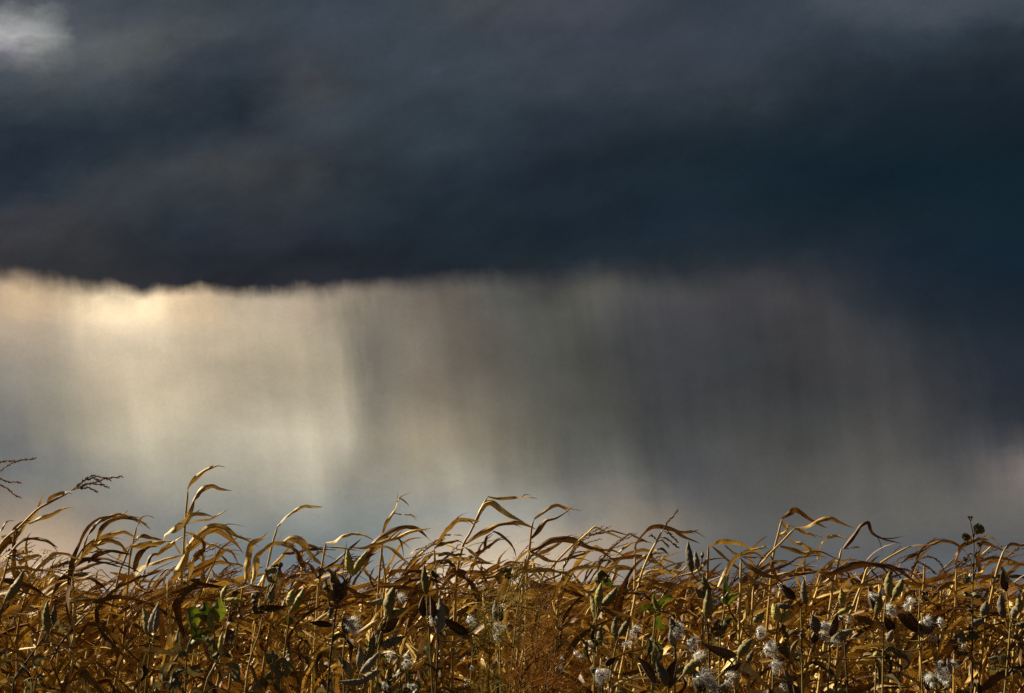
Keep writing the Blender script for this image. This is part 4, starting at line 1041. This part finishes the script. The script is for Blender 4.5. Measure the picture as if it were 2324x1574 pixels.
# strip, distance, label, stem points, pods (kind, base, tip, width), silk (x, y, radius, density), leaves (points, width, kind)
# pod kinds: g unripe yellow green, o olive, y weathered grey, s split open
MILK = [
 (1, 8.2, 'milkweed at the left picture edge with one plump green pod tilted right', [(-20,1574),(0,1100),(30,985)], [('o',(30,985),(150,790),58)], [], [([(20,1040),(-20,1080),(-40,1180)],40,'d')]),
 (1, 8.0, 'milkweed with an upright dark green pod on a stem slanting up from lower left', [(80,1574),(95,1480),(200,1330),(295,1190)], [('o',(308,1190),(303,985),56),('y',(340,1130),(345,1010),38)], [], [([(345,1110),(390,1150),(430,1200)],60,'p'),([(200,1330),(240,1370),(280,1420)],50,'p'),([(150,1400),(130,1370),(60,1365)],24,'d'),([(380,1270),(440,1280),(500,1275)],26,'d'),([(300,1210),(340,1260),(345,1300)],30,'d')]),
 (1, 8.1, 'milkweed with one green and two grey upright pods, left of the bright green leaves', [(925,1574),(945,1400),(962,1200)], [('o',(935,1195),(908,1025),52),('y',(950,1195),(1015,990),62),('y',(985,1190),(1000,1040),40)], [], [([(890,1574),(905,1450),(930,1320),(1060,1335)],14,'p')]),
 (1, 7.9, 'milkweed with large bright green leaves around a cream pod', [(1180,1574),(1185,1420),(1195,1290),(1240,1180)], [('g',(1358,1185),(1340,1035),46)],[],
   [([(1390,1120),(1395,1050),(1385,965)],95,'g'),([(1310,1120),(1318,1060),(1300,990)],85,'g'),([(1215,1150),(1205,1090),(1235,1045),(1285,1075)],60,'g'),([(1250,1140),(1265,1090),(1290,1100)],55,'g'),([(1225,1120),(1250,1200),(1290,1220),(1330,1170)],60,'g'),([(1205,1290),(1240,1240),(1280,1200),(1340,1160)],50,'g'),([(1190,1310),(1230,1320),(1290,1330)],40,'p'),([(1195,1340),(1150,1300),(1130,1210),(1140,1150)],50,'p'),([(1190,1400),(1240,1440),(1330,1440)],55,'p')]),
 (1, 7.8, 'milkweed hung with drooping shrivelled leaves, right of the bright green leaves', [(1300,1574),(1345,1440),(1420,1290),(1470,1010)], [('g',(1415,975),(1445,885),36),('g',(1440,978),(1562,995),34),('o',(1435,1295),(1285,1205),62),('g',(1410,1340),(1420,1180),30)], [],
   [([(1480,1000),(1500,950),(1535,920)],50,'d'),([(1490,990),(1530,1060),(1510,1130),(1470,1110)],44,'d'),([(1470,1080),(1440,1160),(1450,1260)],70,'d'),([(1500,1160),(1490,1220),(1460,1280)],44,'p'),([(1340,1350),(1400,1320),(1480,1350)],70,'p'),([(1420,1400),(1480,1420),(1560,1520)],80,'p'),([(1600,1000),(1640,960),(1690,960)],60,'d'),([(1610,1000),(1640,1050),(1680,1060)],44,'d')]),
 (1, 7.7, 'milkweed of curling grey green leaves low at the bottom, left of the shrivelled one', [(1060,1690),(1080,1560),(1110,1430)], [], [],
   [([(1035,1510),(1040,1440),(1080,1395),(1140,1385)],50,'p'),([(1090,1480),(1130,1430),(1200,1440)],56,'p'),([(1060,1540),(1110,1500),(1150,1540)],80,'p'),([(1010,1574),(990,1530),(970,1560)],60,'p')]),
 (1, 7.9, 'low milkweed of small curled leaves near the bottom left corner', [(215,1700),(220,1574),(235,1440)], [], [],
   [([(210,1430),(230,1360),(300,1345)],50,'p'),([(230,1440),(270,1470),(260,1530)],60,'p'),([(150,1500),(190,1540),(160,1580)],60,'p'),([(240,1530),(330,1540),(380,1550)],30,'d')]),
 (2, 8.1, 'milkweed with a pair of plump yellow green pods', [(235,1574),(250,1400),(280,1180),(296,1050)], [('g',(298,1022),(322,908),62),('g',(300,1055),(388,898),54)], [], [([(295,1060),(285,1110),(290,1150)],26,'l'),([(285,1080),(310,1120),(300,1140)],22,'l')]),
 (2, 8.0, 'milkweed with grey crescent pods and a black curled leaf on a bent stem', [(10,1574),(45,1350),(100,1190),(125,1060)], [('y',(172,1005),(188,895),50),('s',(100,1022),(278,1018),46),('o',(215,800),(150,790),38)], [], [([(120,1060),(70,1000),(55,950),(130,930)],34,'d'),([(200,870),(160,830),(180,770),(235,740)],50,'d'),([(230,740),(240,790),(255,820)],50,'d'),([(170,830),(220,850),(240,910)],70,'p')]),
 (2, 7.8, 'tall milkweed with two upright pods above bunched withered leaves and a dark spike', [(535,1574),(570,1200),(600,1000),(640,850)], [('g',(682,815),(662,655),60),('g',(685,830),(790,662),52)], [],
   [([(630,835),(640,760),(650,680),(658,598)],10,'d'),([(610,980),(570,900),(545,780)],90,'p'),([(630,970),(600,890),(590,790)],80,'d'),([(590,990),(560,950),(520,840)],60,'d'),([(640,960),(650,900),(690,820)],56,'d'),([(560,800),(510,800),(455,840)],50,'d'),([(600,1000),(610,930),(640,880)],60,'d'),([(560,1100),(545,1030),(540,970)],50,'p')]),
 (2, 8.3, 'milkweed with one slim vertical green pod in front of the bright crossing leaves', [(1190,1300),(1175,1100),(1165,945)], [('o',(1168,945),(1152,752),46)], [], [([(1250,745),(1310,745),(1300,800)],30,'d'),([(1230,740),(1290,735),(1360,770)],34,'d'),([(1200,790),(1220,830),(1255,830)],34,'d')]),
 (2, 7.9, 'milkweed with a bright silky burst pod under the upright pair', [(640,1574),(635,1350),(650,1190)], [('s',(660,1195),(640,1090),54),('s',(568,1142),(418,1122),42)], [(680,1125,75,1.0)], []),
 (2, 7.7, 'milkweed carrying a cluster of dark pods, one split open and tan inside', [(850,1574),(855,1400),(860,1290),(900,1110)], [('o',(925,1085),(970,880),66),('o',(890,1105),(1050,1028),54),('s',(880,1185),(995,1095),76),('y',(935,990),(808,996),42),('o',(848,1295),(872,1125),52),('y',(880,1275),(1032,1212),54),('o',(775,1375),(828,1185),52)], [(960,1210,45,0.3)], []),
 (2, 8.0, 'milkweed with tall split pods gaping brown just left of the feathery weed', [(1225,1574),(1235,1350),(1242,1190)], [('s',(1150,1090),(1150,950),50),('y',(1235,1195),(1248,965),76),('o',(1300,1085),(1255,1000),44),('s',(1430,1195),(1270,1090),70),('s',(1210,1100),(1190,950),46)], [(1200,1105,50,0.5),(1430,1110,60,0.5),(1000,965,50,0.35)], []),
 (2, 7.6, 'milkweed low at the bottom with horned grey pods splayed sideways', [(780,1690),(755,1574),(740,1500)], [('y',(690,1475),(600,1340),54),('y',(745,1445),(868,1305),52),('y',(780,1490),(600,1498),42),('y',(735,1515),(880,1432),46),('y',(730,1410),(740,1270),44)], [], [([(650,1440),(630,1380),(610,1310)],34,'d')]),
 (2, 7.7, 'milkweed of limp pale green leaves at the bottom, left of the horned pods', [(225,1690),(225,1574),(220,1400)], [('y',(60,1550),(180,1430),40)], [], [([(220,1350),(180,1340),(150,1390)],80,'p'),([(215,1370),(200,1440),(210,1520)],95,'p'),([(235,1350),(270,1400),(280,1480)],85,'p'),([(225,1480),(240,1540),(230,1600)],90,'p'),([(190,1480),(130,1500),(140,1560)],60,'p')]),
 (2, 8.2, 'milkweed with grey open pods and a falling tuft beside the feathery weed', [(1640,1574),(1635,1300),(1625,1115)], [('y',(1620,1120),(1605,975),56),('s',(1640,1115),(1655,1040),44)], [(1615,1150,52,0.6),(1650,1010,32,0.3),(1600,1210,36,0.3)], [([(1625,880),(1650,820),(1690,790)],60,'d'),([(1700,870),(1690,820),(1650,790)],60,'d'),([(1740,770),(1690,780),(1640,810)],40,'d')]),
 (3, 7.9, 'milkweed with one tall pointed pod standing against the sky, small pods beside it', [(1335,1574),(1328,1300),(1312,1075),(1300,880),(1258,790)], [('y',(1222,805),(1196,603),54),('y',(1258,785),(1243,665),38),('o',(1330,960),(1290,820),52),('o',(1305,1080),(1318,912),60),('y',(1300,970),(1240,910),46),('o',(1285,715),(1287,665),20)], [(1355,985,40,0.5)], []),
 (3, 8.0, 'milkweed with three olive pods fanned out below a curled yellow leaf', [(595,1574),(600,1350),(608,1100)], [('g',(622,1025),(643,868),60),('o',(645,1015),(742,895),54),('o',(608,1105),(570,940),54),('s',(615,1275),(600,1120),56),('o',(640,1270),(640,1140),40)], [(540,1255,52,0.6)], [([(640,880),(620,830),(640,790),(700,830)],80,'p'),([(660,850),(690,870),(700,900)],50,'l'),([(620,800),(640,735),(700,722),(740,745)],22,'d'),([(600,900),(570,930),(560,980)],50,'d')]),
 (3, 7.8, 'young milkweed with spread green leaves right of the olive pods', [(965,1574),(970,1300),(985,1080),(990,1040)], [], [], [([(990,1045),(975,990),(978,938)],44,'g'),([(995,1050),(1030,1000),(1070,970),(1108,962)],58,'g'),([(985,1050),(940,1030),(880,1045)],46,'g'),([(1000,1060),(1050,1050),(1095,1075)],30,'p'),([(985,1090),(1010,1120),(1050,1160)],80,'gd'),([(975,1280),(960,1260),(950,1240)],80,'gd'),([(990,1330),(1010,1280),(1000,1240)],50,'gd')]),
 (3, 8.1, 'young milkweed with green leaves folded upright beside the thick bow leaf stalk', [(1395,1574),(1400,1250),(1430,1010)], [], [], [([(1435,1010),(1440,930),(1438,842)],42,'g'),([(1435,1010),(1480,960),(1520,930)],40,'g'),([(1430,1005),(1415,975),(1450,930)],36,'g'),([(1410,1200),(1430,1120),(1490,1100)],50,'gd'),([(1405,1200),(1380,1130),(1400,1100)],70,'d'),([(1400,1210),(1360,1190),(1340,1150)],46,'d')]),
 (3, 7.7, 'milkweed with slender grey pods among scattered bright tufts, below the green spread leaves', [(1110,1574),(1112,1350),(1105,1200)], [('y',(1100,1190),(1080,1090),48),('y',(1115,1280),(1090,1150),50)], [(1122,1155,52,1.0),(1125,1205,40,0.8),(845,1175,62,0.45),(1212,1250,50,1.0),(790,1275,55,0.5)], []),
 (3, 7.9, 'milkweed with two thin olive pods crossing in front of bare stems', [(690,1574),(720,1350),(748,1225)], [('o',(755,1215),(832,1085),44),('o',(745,1240),(735,1085),42)], [], [([(560,1130),(590,1160),(600,1200)],36,'d'),([(500,1230),(540,1260),(560,1320)],40,'d')]),
 (3, 7.6, 'milkweed with a long horizontal pod split black and shiny', [(1490,1690),(1500,1500),(1522,1335)], [('s',(1505,1332),(1282,1252),62),('o',(1518,1345),(1612,1225),64),('y',(1570,1380),(1610,1300),34)], [], []),
 (3, 7.5, 'milkweed with a sheaf of dark striped pods near the bottom, right of the feathery weed', [(1075,1690),(1070,1574),(1062,1530)], [('s',(985,1520),(865,1340),60),('y',(1060,1525),(990,1370),60),('s',(1075,1545),(1132,1350),76),('o',(1165,1455),(1320,1325),56),('s',(672,1400),(740,1350),44)], [(1250,1330,60,0.35)], []),
 (3, 7.6, 'milkweed low down with a big soft white tuft, right of the rusty weed', [(655,1690),(650,1574),(650,1480)], [('y',(610,1440),(570,1410),40)], [(632,1450,80,0.95),(480,1340,60,0.12),(395,1365,45,0.15)], []),
 (3, 7.5, 'milkweed at the bottom with a pod bursting into shining white silk', [(1290,1690),(1290,1574),(1285,1545)], [('s',(1300,1570),(1225,1450),70),('s',(1420,1440),(1535,1380),52),('y',(1385,1555),(1495,1455),40)], [(1290,1475,85,1.3),(1345,1530,50,1.0),(1440,1480,60,0.4)], []),
 (4, 7.7, 'milkweed with yellow ribbed pods back to back near a long hanging tuft', [(120,1690),(122,1574),(128,1420),(155,1115)], [('g',(160,1118),(125,1000),60),('g',(165,1120),(220,1040),54),('y',(150,1010),(255,1025),36),('o',(0,1120),(70,1050),50)], [(30,1190,52,1.2),(85,1290,78,0.8),(120,1380,70,0.5)], [([(190,1130),(200,1160),(180,1180)],50,'d'),([(290,1170),(310,1190),(300,1230)],60,'d'),([(180,1140),(210,1190),(190,1220)],44,'d')]),
 (4, 8.1, 'milkweed with two grey pods upright and a streak of silk, below the crossed pale stalks', [(310,1400),(308,1200),(300,1010)], [('s',(268,975),(160,872),60),('y',(338,1012),(322,845),50)], [(165,885,24,0.9)], [([(280,990),(300,1010),(310,1000)],40,'d')]),
 (4, 8.0, 'milkweed with a small erect yellow pod and one lying flat above a silver spot', [(590,1400),(575,1200),(555,1060)], [('g',(560,1015),(556,905),42),('g',(535,1068),(645,1018),38)], [(552,1098,22,1.4),(595,1105,34,0.25)], []),
 (4, 7.7, 'milkweed with dark gaping pods spilling shining silk, on a pale green stem', [(465,1690),(472,1574),(488,1300),(470,1200)], [('y',(400,1190),(372,1075),62),('s',(375,1260),(400,1150),50),('s',(490,1215),(532,1065),52),('y',(490,1260),(645,1165),54),('y',(540,1200),(640,1170),30)], [(440,1145,50,1.2),(430,1220,60,0.3),(515,1235,45,0.4)], []),
 (4, 7.9, 'milkweed with a grey fluffy pod and slim olive pods on a bright yellow stem', [(815,1690),(822,1574),(828,1250),(832,1100),(845,960)], [('s',(768,1045),(732,895),52),('o',(778,1075),(802,925),48),('o',(880,965),(870,795),58),('o',(890,962),(952,838),50),('o',(240,1310),(290,1230),30)], [(755,950,46,0.5)], []),
 (4, 7.6, 'large milkweed with black winged open pods full of white fluff', [(1085,1690),(1080,1574),(1062,1300),(1050,1190)], [('s',(1072,1180),(902,1062),92),('s',(1085,1195),(1172,1080),84),('s',(900,1170),(835,1085),66),('y',(860,1250),(890,1170),36),('s',(1060,1180),(980,1050),60)], [(865,1050,52,0.9),(985,1010,62,0.5),(1085,1110,72,0.6),(1185,1130,34,1.1),(1140,1225,48,0.3)], [([(1070,960),(1110,970),(1140,1010)],60,'d'),([(1060,920),(1090,930),(1120,925)],50,'d'),([(1080,1300),(1130,1280),(1190,1275)],36,'d')]),
 (4, 7.8, 'milkweed of limp grey leaves and hanging pods below the dead seed stalk', [(1388,1690),(1390,1574),(1395,1180),(1395,1000)], [('y',(1460,1082),(1485,985),52),('y',(1382,1135),(1475,1092),44),('y',(1330,1270),(1335,1170),50)], [(1330,1260,30,0.3)], [([(1395,960),(1350,925),(1340,950)],50,'p'),([(1400,960),(1420,930),(1450,960)],70,'p'),([(1400,1060),(1370,1040),(1380,1000)],50,'d'),([(1360,1220),(1400,1200),(1410,1250)],70,'p'),([(1270,1270),(1320,1310),(1400,1310)],50,'d'),([(1400,1380),(1440,1400),(1430,1440)],40,'d')]),
 (4, 7.9, 'milkweed at the right picture edge with a grey pod showing a white streak', [(1590,1690),(1600,1574),(1625,1300),(1640,1100)], [('s',(1612,925),(1590,785),52),('y',(1602,1090),(1575,945),60),('y',(1650,1095),(1695,1005),46),('y',(1505,1352),(1645,1356),32),('o',(1700,1060),(1690,950),44)], [(1606,840,30,0.5)], [([(1650,1200),(1700,1240),(1724,1300)],70,'d'),([(1680,1150),(1724,1130),(1760,1150)],60,'p'),([(1590,1290),(1560,1330),(1500,1300)],40,'d'),([(1480,1410),(1540,1430),(1600,1420)],36,'p')]),
 (4, 7.5, 'milkweed low at the bottom right with two tall plumes of silver silk', [(1190,1720),(1180,1640),(1175,1560)], [('s',(1120,1560),(1100,1450),60),('y',(1260,1450),(1235,1350),34)], [(1110,1490,60,0.5),(1180,1430,60,0.7),(1215,1500,66,0.5),(1265,1385,44,0.7),(1165,1385,34,0.5)], []),
 (4, 7.5, 'milkweed low at the bottom with one black pod rimmed white, right of centre', [(215,1720),(240,1640),(260,1574)], [('s',(300,1580),(158,1500),54),('y',(250,1520),(195,1420),40)], [(185,1522,30,1.3)], []),
 (2, 7.6, 'milkweed behind the small green shrub, only its white tufts showing', [(1050,1690),(1045,1574),(1030,1400)], [('y',(930,1500),(1010,1440),36)], [(1030,1370,55,0.5),(880,1525,60,0.6),(1075,1530,50,0.5),(930,1345,45,0.4),(1410,1505,24,0.5),(1445,1410,22,0.6)], []),
 (4, 8.2, 'bare yellow green milkweed stem with a single pale round pod', [(770,1690),(775,1574),(785,1350)], [('g',(786,1356),(783,1305),46)], [], [([(770,1420),(740,1400),(720,1420)],30,'d')]),
]

LEAFMAT = {'g': 'leaf_green', 'gd': 'leaf_green', 'p': 'leaf_pale', 'd': 'leaf_dark', 'l': 'leaf_green'}
PODMAT = {'g': 'pod_green', 'o': 'pod_olive', 'y': 'pod_grey'}
FACE = 'milkweed plants along the field edge'
for mi_, (c, Y, label, stem, pods, silks, leaves) in enumerate(MILK):
    rs = np.random.RandomState(1500 + mi_)
    path = to_ground(c, stem[::-1], Y)
    base = path[0].copy(); base[2] = -0.01
    root = thing('milkweed', base, label, 'milkweed', FACE)
    mm = px_len(Y)
    sm = MB()
    S = spline(path, 50)
    tube(sm, S, np.linspace(0.0058, 0.0036, 50), 7)
    pod_roots = []
    for (kind, b, t_, w) in pods:
        yb = Y + rs.uniform(-0.05, 0.04)
        B = np.array(pt(c, *b, yb)); T_ = np.array(pt(c, *t_, yb + rs.uniform(-0.03, 0.03)))
        pod_roots.append((kind, B, T_, w * mm))
        # the foot of each pod is tied to the nearest point of the stem below it
        dist = np.linalg.norm(S - B, axis=1) + np.where(S[:, 2] > B[2] - 0.02, 0.25, 0)
        q = S[int(np.argmin(dist))]
        d_ = nrm(T_ - B)
        tube(sm, spline([q, (q + B) / 2 + np.array([0, 0, -0.012]) - d_ * 0.01, B - d_ * 0.004, B + d_ * 0.004], 12), np.linspace(0.0032, 0.0024, 12), 5, cap=False)
    for (pts, w, kind) in leaves:
        B = np.array(pt(c, *pts[0], Y))
        dist = np.linalg.norm(S - B, axis=1) + np.where(S[:, 2] > B[2] + 0.02, 0.2, 0)
        q = S[int(np.argmin(dist))]
        if np.linalg.norm(q - B) > 0.008:
            tube(sm, spline([q, (q + B) / 2 + np.array([0, 0, 0.008]), B], 8), np.linspace(0.0026, 0.0016, 8), 4, cap=False)
    for q in range(rs.randint(8, 14)):
        i = int(rs.uniform(0.45, 0.93) * 49)
        p = S[i]
        a = rs.uniform(0, 6.28)
        h = np.array([math.cos(a), math.sin(a) * 0.8, 0.0])
        L_ = rs.uniform(0.07, 0.15)
        Q = spline([p, p + h * L_ * .35 + np.array([0, 0, L_ * .2]), p + h * L_ * .7 + np.array([.15, 0, -.15]) * L_, p + h * L_ * rs.uniform(.4, .9) + np.array([rs.uniform(-.2, .3), 0, -rs.uniform(.4, .9)]) * L_], 18)
        t = np.linspace(0, 1, 18)
        mb = MB()
        ribbon(mb, Q, rs.uniform(.02, .045) * np.maximum(np.sin(np.pi * np.clip(t * .93 + .05, 0, 1)), .03) ** .8, nrm(np.cross(h, [0, 0, 1])), rs.uniform(-.6, .6) + 1.2 * np.sin(rs.uniform(2, 6) * t + rs.uniform(0, 6)), rs.uniform(.3, .9) + .6 * t, .2, rs, 7)
        link('leaf', mb.data('leaf', 'leaf_dark' if rs.rand() < .6 else 'leaf_pale', base), root)
    link('stem', sm.data('stem', 'dark_stem' if mi_ % 4 == 1 else 'weed_stem', base), root)
    owners = []
    for (kind, B, T_, w) in pod_roots:
        P = pod_axis(B, T_, rs, rs.uniform(-0.10, 0.10))
        if kind == 's':
            f = np.array([rs.uniform(-0.7, 0.7), -1.0, rs.uniform(-0.1, 0.7)])
            o = link('seed_pod', open_pod(P, w, rs, f).data('seed_pod', ['pod_dark', 'pod_inside'], base), root)
            o['label'] = 'dark pod split open along its seam'
        else:
            o = link('seed_pod', closed_pod(P, w, rs).data('seed_pod', PODMAT[kind], base), root)
        owners.append((o, (B + T_) / 2))
    for (x, y, r, dens) in silks:
        cpt = np.array(pt(c, x, y, Y - 0.02))
        dens = min(dens, 1.4)
        par = root
        if owners:
            o, mid = min(owners, key=lambda e: np.linalg.norm(e[1] - cpt))
            if np.linalg.norm(mid - cpt) < 0.09:
                par = o
        link('silk', silk_mesh(cpt, r * mm * 0.78, rs, dens).data('silk', 'silk', base), par)
        if dens > 0.25:
            link('seed', seeds_mesh(cpt, r * mm, rs, 3 + int(dens * 5)).data('seed', 'seed', base), par)
    for (pts, w, kind) in leaves:
        P = traced(c, pts, Y, rs, rs.uniform(-.8, .8), 22)
        n = len(P); t = np.linspace(0, 1, n)
        wd = w * mm * 1.1 * np.maximum(np.sin(np.pi * np.clip(t * 0.93 + 0.05, 0, 1)), 0.02) ** 0.8
        shr = {'d': 0.22, 'p': 0.13}.get(kind, 0.05)
        th = 1.571 + rs.uniform(-.5, .5) + (0.9 if kind in 'dp' else 0.3) * np.sin(rs.uniform(2, 6) * t + rs.uniform(0, 6))
        fold = rs.uniform(0.1, 0.5) + (0.7 if kind in 'dp' else 0.15) * t
        mb = MB()
        ribbon(mb, P, wd, (0, 1, 0), th, fold, shr, rs, 7)
        link('leaf', mb.data('leaf', LEAFMAT[kind], base), root)


# ------------------------------------------------------------------ the dead stalk with curled seed heads
Y = 8.6
base = np.array(pt(4, 1392, 1574, Y)); path = to_ground(4, [(1378,455),(1385,500),(1398,560),(1405,650),(1400,800),(1398,900),(1395,1180)], Y)
base = path[0].copy()
root = thing('dead_weed', base, 'dark dead weed stalk with round curled seed heads rising above the corn at right', 'weed')
rs = np.random.RandomState(77)
mb = MB()
mm = px_len(Y)
tube(mb, spline(path, 60), np.linspace(0.0075, 0.0028, 60), 7)
TW = [[(1400,610),(1375,580),(1345,570)],[(1402,580),(1412,540),(1418,505)],[(1402,850),(1420,760),(1415,690),(1430,630)],[(1398,770),(1370,700),(1350,690)],[(1398,880),(1370,850),(1335,835)],[(1380,470),(1372,460),(1370,452)],[(1382,480),(1388,465),(1386,452)],[(1415,690),(1440,660),(1445,630)],[(1365,700),(1352,720),(1350,735)]]
for tw in TW:
    tube(mb, spline([np.array(pt(4, x, y, Y)) for x, y in tw], 14), np.linspace(0.0034, 0.0018, 14), 5)
link('stem', mb.data('stem', 'dark_stem', base), root)
for (x, y, r) in [(1438,530,34),(1355,578,24),(1350,720,15),(1358,850,26),(1436,625,13),(1372,455,9),(1388,455,9),(1446,630,9),(1335,570,10)]:
    mb = MB()
    ctr = np.array(pt(4, x, y, Y - 0.01))
    for q in range(5 if r > 12 else 3):
        a = q * 1.3 + rs.uniform(0, 1)
        u = np.array([math.cos(a), rs.uniform(-.6, .6), math.sin(a)])
        pts = [ctr - u * r * mm * .2, ctr + u * r * mm * .62 + np.array([0, -.006, 0]), ctr + np.array([u[2], 0, -u[0]]) * r * mm * .8, ctr - u * r * mm * .5]
        Q = spline(pts, 14); t = np.linspace(0, 1, 14)
        ribbon(mb, Q, r * mm * 0.9 * np.sin(np.pi * (t * .9 + .05)) + .001, (0, 1, 0), 1.2 + t * 0.8, np.full(14, .5), .15, rs, 5)
    link('seed_head', mb.data('seed_head', 'leaf_pale', base), root)


# ------------------------------------------------------------------ feathery weeds and the low shrub
def feathery(c, Y, stem, label, mat, n_side, spread, seed):
    rs = np.random.RandomState(seed)
    path = to_ground(c, stem[::-1], Y)
    base = path[0].copy()
    root = thing('feathery_weed', base, label, 'weed', 'feathery weeds in front of the corn')
    S = spline(path, 80)
    mb = MB()
    tube(mb, S, np.linspace(0.008, 0.002, 80), 6)
    fo = MB()
    V = []
    def twig(a, d, L_, w):
        s = nrm(np.cross(d, rs.normal(size=3))) * w
        m_ = a + d * L_ * .5 + rs.normal(size=3) * L_ * .07
        e = a + d * L_ + np.array([0.1, 0, 0.03]) * L_ + rs.normal(size=3) * L_ * .08
        V.append([a - s, a + s, m_ + s, m_ - s]); V.append([m_ - s, m_ + s, e + s * .4, e - s * .4])
        return m_, e
    for q in range(n_side):
        f = rs.uniform(0.42, 1.0) ** 0.9
        p = S[int(f * 79)]
        az = rs.uniform(0, 6.28)
        up = rs.uniform(0.5, 1.2)
        d = nrm(np.array([math.cos(az) + 0.25, math.sin(az) * .8, up]))
        L_ = spread * rs.uniform(0.5, 1.0) * (1.15 - f * 0.75)
        tipz = p + d * L_
        B = spline([p, p + d * L_ * .5, tipz + np.array([0.15, 0, -0.12]) * L_], 10)
        tube(fo, B, np.linspace(0.0024, 0.0009, 10), 3)
        for w in range(9):
            i = rs.randint(2, 10)
            dd = nrm(tangents(B)[i] + rs.normal(size=3) * 0.65)
            m_, e = twig(B[i], dd, rs.uniform(.03, .07) * (spread / 0.3), 0.0006)
            for z in range(4):
                twig(m_ if z % 2 else e, nrm(dd + rs.normal(size=3) * .7), rs.uniform(.012, .03), 0.0005)
    V = np.array(V).reshape(-1, 3)
    uv = np.tile(np.array([[0, 0], [1, 0], [1, 1], [0, 1]]), (len(V) // 4, 1)) * .3
    fo.add(V, np.arange(len(V)).reshape(-1, 4), uv)
    link('stem', mb.data('stem', 'dark_stem' if mat == 'rust' else 'weed_stem', base), root)
    o = link('twigs', fo.data('twigs', mat, base), root)
    o['kind'] = 'stuff'


feathery(3, 8.0, [(60,1574),(90,1200),(130,900),(150,800)], 'feathery olive green weed with fine twigs, tallest of the soft clump at centre', 'feather', 62, 0.30, 1)
feathery(2, 7.9, [(1560,1574),(1570,1300),(1580,1060),(1560,960)], 'feathery dull green weed at the left side of the soft clump', 'feather', 54, 0.30, 2)
feathery(2, 8.0, [(1420,1690),(1440,1574),(1460,1300),(1440,1120)], 'low feathery green weed leaning left beside the gaping brown pods', 'feather', 44, 0.26, 3)
feathery(3, 7.9, [(210,1574),(230,1250),(260,1000),(300,930)], 'feathery rust brown weed in the middle of the soft clump', 'rust', 62, 0.34, 4)
feathery(3, 7.8, [(330,1640),(340,1400),(370,1150),(400,1040)], 'feathery rust brown weed at the right side of the soft clump', 'rust', 58, 0.32, 5)
feathery(3, 7.7, [(120,1690),(130,1500),(150,1250),(140,1120)], 'low feathery russet weed in front of the taller green one', 'rust', 56, 0.30, 6)
feathery(3, 7.6, [(270,1690),(280,1574),(300,1400),(290,1330)], 'short rusty weed nearest the bottom of the picture in the soft clump', 'rust', 46, 0.26, 7)

rs = np.random.RandomState(9)
Y = 7.6
base = np.array(pt(2, 985, 1574, Y)); base[2] = 0
root = thing('shrub', base, 'small leafy dark green shrub low at the bottom left of centre', 'shrub')
mb = MB(); fo = MB()
top = np.array(pt(2, 990, 1460, Y))
for q in range(16):
    e = np.array(pt(2, rs.uniform(850, 1130), rs.uniform(1340, 1600), Y + rs.uniform(-.15, .15)))
    B = spline([base + rs.normal(size=3) * .01 * np.array([1, 1, 0]), (base * .4 + e * .6) + rs.normal(size=3) * .02, e], 24)
    tube(mb, B, np.linspace(.005, .0014, 24), 5)
    for z in range(26):
        i = rs.randint(13, 24)
        d = nrm(rs.normal(size=3) + np.array([0, -.3, .4]))
        L_ = rs.uniform(.02, .04)
        t = np.linspace(0, 1, 6)
        P = B[i] + d * (t * L_)[:, None] + np.array([0, 0, -1]) * (t ** 2 * L_ * .3)[:, None]
        ribbon(fo, P, L_ * .6 * np.sin(np.pi * (t * .92 + .05)) + .0005, nrm(np.cross(d, [0.1, .2, 1])), np.zeros(6), np.full(6, .3), .08, rs, 3)
link('stem', mb.data('stem', 'dark_stem', base), root)
o = link('foliage', fo.data('foliage', 'leaf_green', base), root)
o['kind'] = 'stuff'
